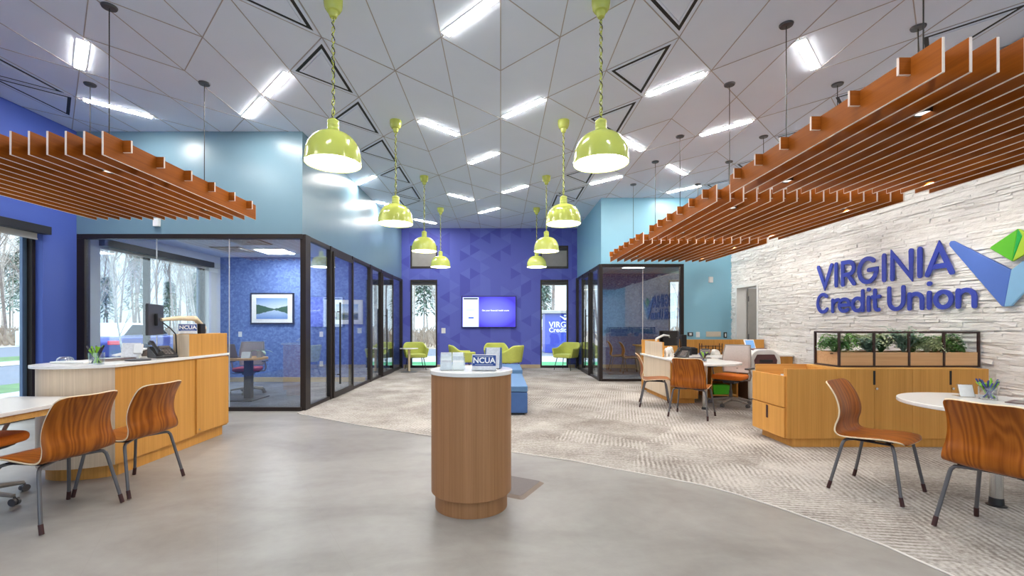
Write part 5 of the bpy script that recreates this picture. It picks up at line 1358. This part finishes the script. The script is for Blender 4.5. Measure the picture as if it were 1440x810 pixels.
def grow(r, mt, mb, p, d, L_, R_, lev):
    q = p + d * L_ * .5 + Vector((r.uniform(-1, 1), r.uniform(-1, 1), 0)) * L_ * .05; e = p + d * L_ + Vector((r.uniform(-1, 1), r.uniform(-1, 1), .0)) * L_ * .08
    (mt if lev == 0 else mb).tube([p, q, e], [R_, R_ * .78, R_ * .45], 6 if lev == 0 else 4, caps=False)
    if lev >= 3: return
    for i in range((14, 6, 4)[lev]):
        t_ = r.uniform(.3 if lev == 0 else .25, 1); c = p.lerp(q, t_ * 2) if t_ < .5 else q.lerp(e, t_ * 2 - 1)
        a = r.uniform(0, 2 * PI); side = Vector((math.cos(a), math.sin(a), 0)); nd = (d * r.uniform(.8, 1.3) + side * r.uniform(.35, .65)).normalized()
        grow(r, mt, mb, c, nd, L_ * (r.uniform(.2, .34) * (1.15 - .4 * t_) if lev == 0 else r.uniform(.3, .5)), R_ * (.36 if lev == 0 else .5) * (1.2 - .5 * t_), lev + 1)
def bare(seed, h, bark):
    r = random.Random(seed); t = thing('bare_tree', 'x', 'tree'); mt, mb = MB(), MB()
    grow(r, mt, mb, Vector((0, 0, -.1)), Vector((r.uniform(-.05, .05), r.uniform(-.05, .05), 1)), h, h * .0065 + .015, 0)
    mt.build('trunk', M[bark], t, smooth=True); mb.build('branches', M[bark], t, smooth=True); return t
def pine(seed, h):
    r = random.Random(seed); t = thing('pine_tree', 'x', 'tree')
    MB().tube([(0, 0, -.1), (0, 0, h)], [h * .009, .02], 7).build('trunk', M['bark_brown'], t, smooth=True)
    m = MB()
    for i in range(900):
        z = h * (.28 + .72 * r.random() ** .8); rad = (h - z) * .16 + .25; a = r.uniform(0, 2 * PI); q = rad * r.uniform(.35, 1)
        c = Vector((math.cos(a) * q, math.sin(a) * q, z - q * .15)); leaf(m, c, Vector((math.cos(a + r.uniform(-1, 1)), math.sin(a + r.uniform(-1, 1)), r.uniform(-.35, .3))), Vector((0, 0, 1)), r.uniform(.4, .9), .11, .3, 2)
    m.build('foliage', M['pine'], t, smooth=True, ang=180); return t
T_ = [bare(1, 13, 'bark_grey'), bare(2, 15, 'bark_brown'), bare(5, 12, 'bark_grey'), bare(9, 16, 'bark_brown')]; PN = [pine(3, 12), pine(8, 9)]
used = set(); rt = random.Random(21)
def plant_tree(x, y, k, s, lab, grp):
    src = PN[k - 10] if k >= 10 else T_[k]
    o = src if k not in used else copy_tree(src); used.add(k)
    o.location = (x, y, -.12); o.rotation_euler = (0, 0, rt.uniform(0, 6.28)); o.scale = (s,) * 3; o['label'] = lab; o['group'] = grp
woodl = [('bare tree in the woods seen through the left windows', 'bare woodland trees on the left'), ('evergreen in the woods seen through the left windows', 'evergreens on the left')]
spots = []
def room(x, y, m):
    if any((x - a) ** 2 + (y - b) ** 2 < m * m for a, b in spots): return False
    spots.append((x, y)); return True
n = 0
for tries in range(9000):
    if n >= 84: break
    d_ = 32 + 46 * rt.random() ** 1.3; r_ = rt.uniform(.56, 1.2); x, y = -d_, d_ / r_
    if not room(x, y, 3.6): continue
    k = rt.choice((0, 1, 2, 3, 0, 1, 2, 3, 0, 2, 1, 3, 10, 11)) if d_ > 38 else rt.choice((0, 1, 2, 3))
    plant_tree(x, y, k, rt.uniform(.85, 1.25), woodl[k >= 10][0], woodl[k >= 10][1]); n += 1
n = 0
for tries in range(4000):
    if n >= 34: break
    y = rt.uniform(28, 62); side_ = n % 5
    f = rt.uniform(-.24, -.10) if side_ < 2 else (rt.uniform(.06, .20) if side_ < 4 else rt.uniform(.33, .45)); x = f * y
    if not room(x, y, 2.6): n += tries % 7 == 0; continue
    k = rt.choice((0, 1, 2, 3, 1, 3, 0, 2)) if n % 9 else 11
    s_ = 'left tall back window' if side_ < 2 else ('right tall back window' if side_ < 4 else 'right office window')
    plant_tree(x, y, k, rt.uniform(.8, 1.2), ('evergreen' if k >= 10 else 'bare tree') + ' in the woods seen through the ' + s_, ('evergreens' if k >= 10 else 'bare woodland trees') + ' seen through the ' + s_); n += 1
plant_tree(-11.0, 13.3, 2, .3, 'young bare tree on the verge, in the middle of the left office window', 'young verge tree')
m = MB(); ru = random.Random(5)
for i in range(2600):
    if ru.random() < .7: d_ = ru.uniform(33.5, 50); f = ru.uniform(.55, 1.25); x, y = -d_, d_ / f
    else: y = ru.uniform(28, 44); f = ru.choice((ru.uniform(-.24, -.1), ru.uniform(.06, .2), ru.uniform(.33, .45))); x = f * y
    a = ru.uniform(0, 6.28); leaf(m, Vector((x, y, -.12)), Vector((math.cos(a) * .5, math.sin(a) * .5, 1)), Vector((math.sin(a), -math.cos(a), 0)), ru.uniform(.6, 1.8), .12, .1, 2)
tag(m.build('undergrowth', M['leaf_litter'], smooth=True), 'brown undergrowth at the foot of the woods', 'undergrowth', kind='stuff')

# parked car seen through the left office window
t = thing('car', 'blue car with a pale roof parked beyond the left office window', 'car', (-14.2, 17.6, -.108), math.radians(8))
MB().prism([(-2.15, .3), (2.2, .3), (2.25, .7), (2.1, .92), (1.0, 1.0), (-2.1, 1.02), (-2.25, .8)], 'x', -.86, .86).build('body', M['car_paint'], t, bevel=.08, bseg=3, smooth=True)
MB().prism([(-2.0, 1.0), (1.0, 1.0), (.3, 1.46), (-1.4, 1.5)], 'x', -.72, .72).build('cabin', M['car_white'], t, bevel=.08, bseg=3, smooth=True)
for s_ in (-1, 1): MB().prism([(-1.8, 1.06), (.8, 1.06), (.25, 1.4), (-1.35, 1.43)], 'x', s_ * .725, s_ * .71).build('side_window', M['screen_dark'], t)
for s_ in (-1, 1): MB().box(s_ * .5, -2.27, .74, s_ * .84, -2.2, .88).build('tail_lamp', M['tail'], t, bevel=.01)
for sx in (-1, 1):
    for y in (-1.4, 1.4):
        MB().tube([(sx * .74, y, .33), (sx * .9, y, .33)], .33, 24).build('wheel', M['tyre'], t, smooth=True)
# drive-up kiosk with white lettering
t = thing('drive_up_kiosk', 'blue drive up machine housing with white lettering outside the right back window', 'kiosk', (3.45, 23, -.1))
MB().box(-1.2, 0, 0, 1.6, 1.4, 2.0).build('housing', M['letter_blue'], t, bevel=.02)
MB().box(-1.35, -.12, 2.0, 1.75, 1.5, 2.16).build('roof_cap', M['door_grey'], t, bevel=.02)
text_mesh('VIRGINIA', .40, 'lettering', M['paper'], t, Matrix.Translation((-1.0, -.012, 1.30)) @ STAND, .01, .006, 'LEFT')
text_mesh('Credit Union', .33, 'lettering', M['paper'], t, Matrix.Translation((-1.0, -.012, 1.05)) @ STAND, .01, .006, 'LEFT')
MB().prism([(-.45, 1.86), (-.43, 1.88), (-.18, 1.77), (.08, 1.88), (.1, 1.86), (-.15, 1.66), (-.2, 1.66)], 'y', -.02, -.002).prism([(-.18, 1.95), (-.1, 1.89), (-.18, 1.83), (-.26, 1.89)], 'y', -.02, -.002).build('emblem', M['paper'], t)
t = thing('utility_box', 'pale utility boxes on a post across the driveway, left window', 'utility box', (-20.5, 19.6, -.1))
MB().box(-.3, -.2, .5, .3, .2, 1.15).build('cabinet', M['offwhite'], t, bevel=.02); MB().box(-.04, -.04, 0, .04, .04, .5).build('post', M['steel'], t); MB().box(-.2, -.15, 1.15, .2, .15, 1.4).build('top_box', M['offwhite'], t, bevel=.02)

# ------------------------------------------------------------------ light, camera, view
w = bpy.data.worlds.new('overcast_sky'); SC.world = w; w.use_nodes = True
nt = w.node_tree; nt.nodes.clear()
o = nt.nodes.new('ShaderNodeOutputWorld'); bg = nt.nodes.new('ShaderNodeBackground'); tc = nt.nodes.new('ShaderNodeTexCoord'); sp = nt.nodes.new('ShaderNodeSeparateXYZ'); rm = nt.nodes.new('ShaderNodeValToRGB')
nt.links.new(tc.outputs['Generated'], sp.inputs[0]); nt.links.new(sp.outputs[2], rm.inputs[0]); nt.links.new(rm.outputs[0], bg.inputs[0]); nt.links.new(bg.outputs[0], o.inputs[0])
rm.color_ramp.elements[0].position = .0; rm.color_ramp.elements[0].color = (.40, .46, .51, 1); rm.color_ramp.elements[1].position = .9; rm.color_ramp.elements[1].color = (1.9, 2.15, 2.4, 1)
el = rm.color_ramp.elements.new(.28); el.color = (.46, .53, .60, 1)
bg.inputs[1].default_value = WORLD
cam = bpy.data.cameras.new('camera'); co = bpy.data.objects.new('camera', cam); COL.objects.link(co); SC.camera = co
cam.sensor_fit = 'HORIZONTAL'; cam.sensor_width = 36; cam.lens = 637 / 1440 * 36; cam.shift_x = 16 / 1440; cam.shift_y = 52 / 1440; cam.clip_start = .05; cam.clip_end = 400
co.location = (0, 0, 1.313); co.rotation_euler = (PI / 2, 0, 0)
vs = SC.view_settings; vs.view_transform = 'Standard'; vs.look = 'None'; vs.gamma = 1; vs.use_curve_mapping = False; vs.exposure = EXPO
SC.cycles.use_denoising = True
try: SC.cycles.denoiser = 'OPENIMAGEDENOISE'
except Exception: pass
SC.cycles.max_bounces = 10; SC.cycles.diffuse_bounces = 5; SC.cycles.glossy_bounces = 4; SC.cycles.transparent_max_bounces = 24; SC.cycles.transmission_bounces = 4
SC.cycles.caustics_reflective = False; SC.cycles.caustics_refractive = False; SC.cycles.sample_clamp_indirect = 8
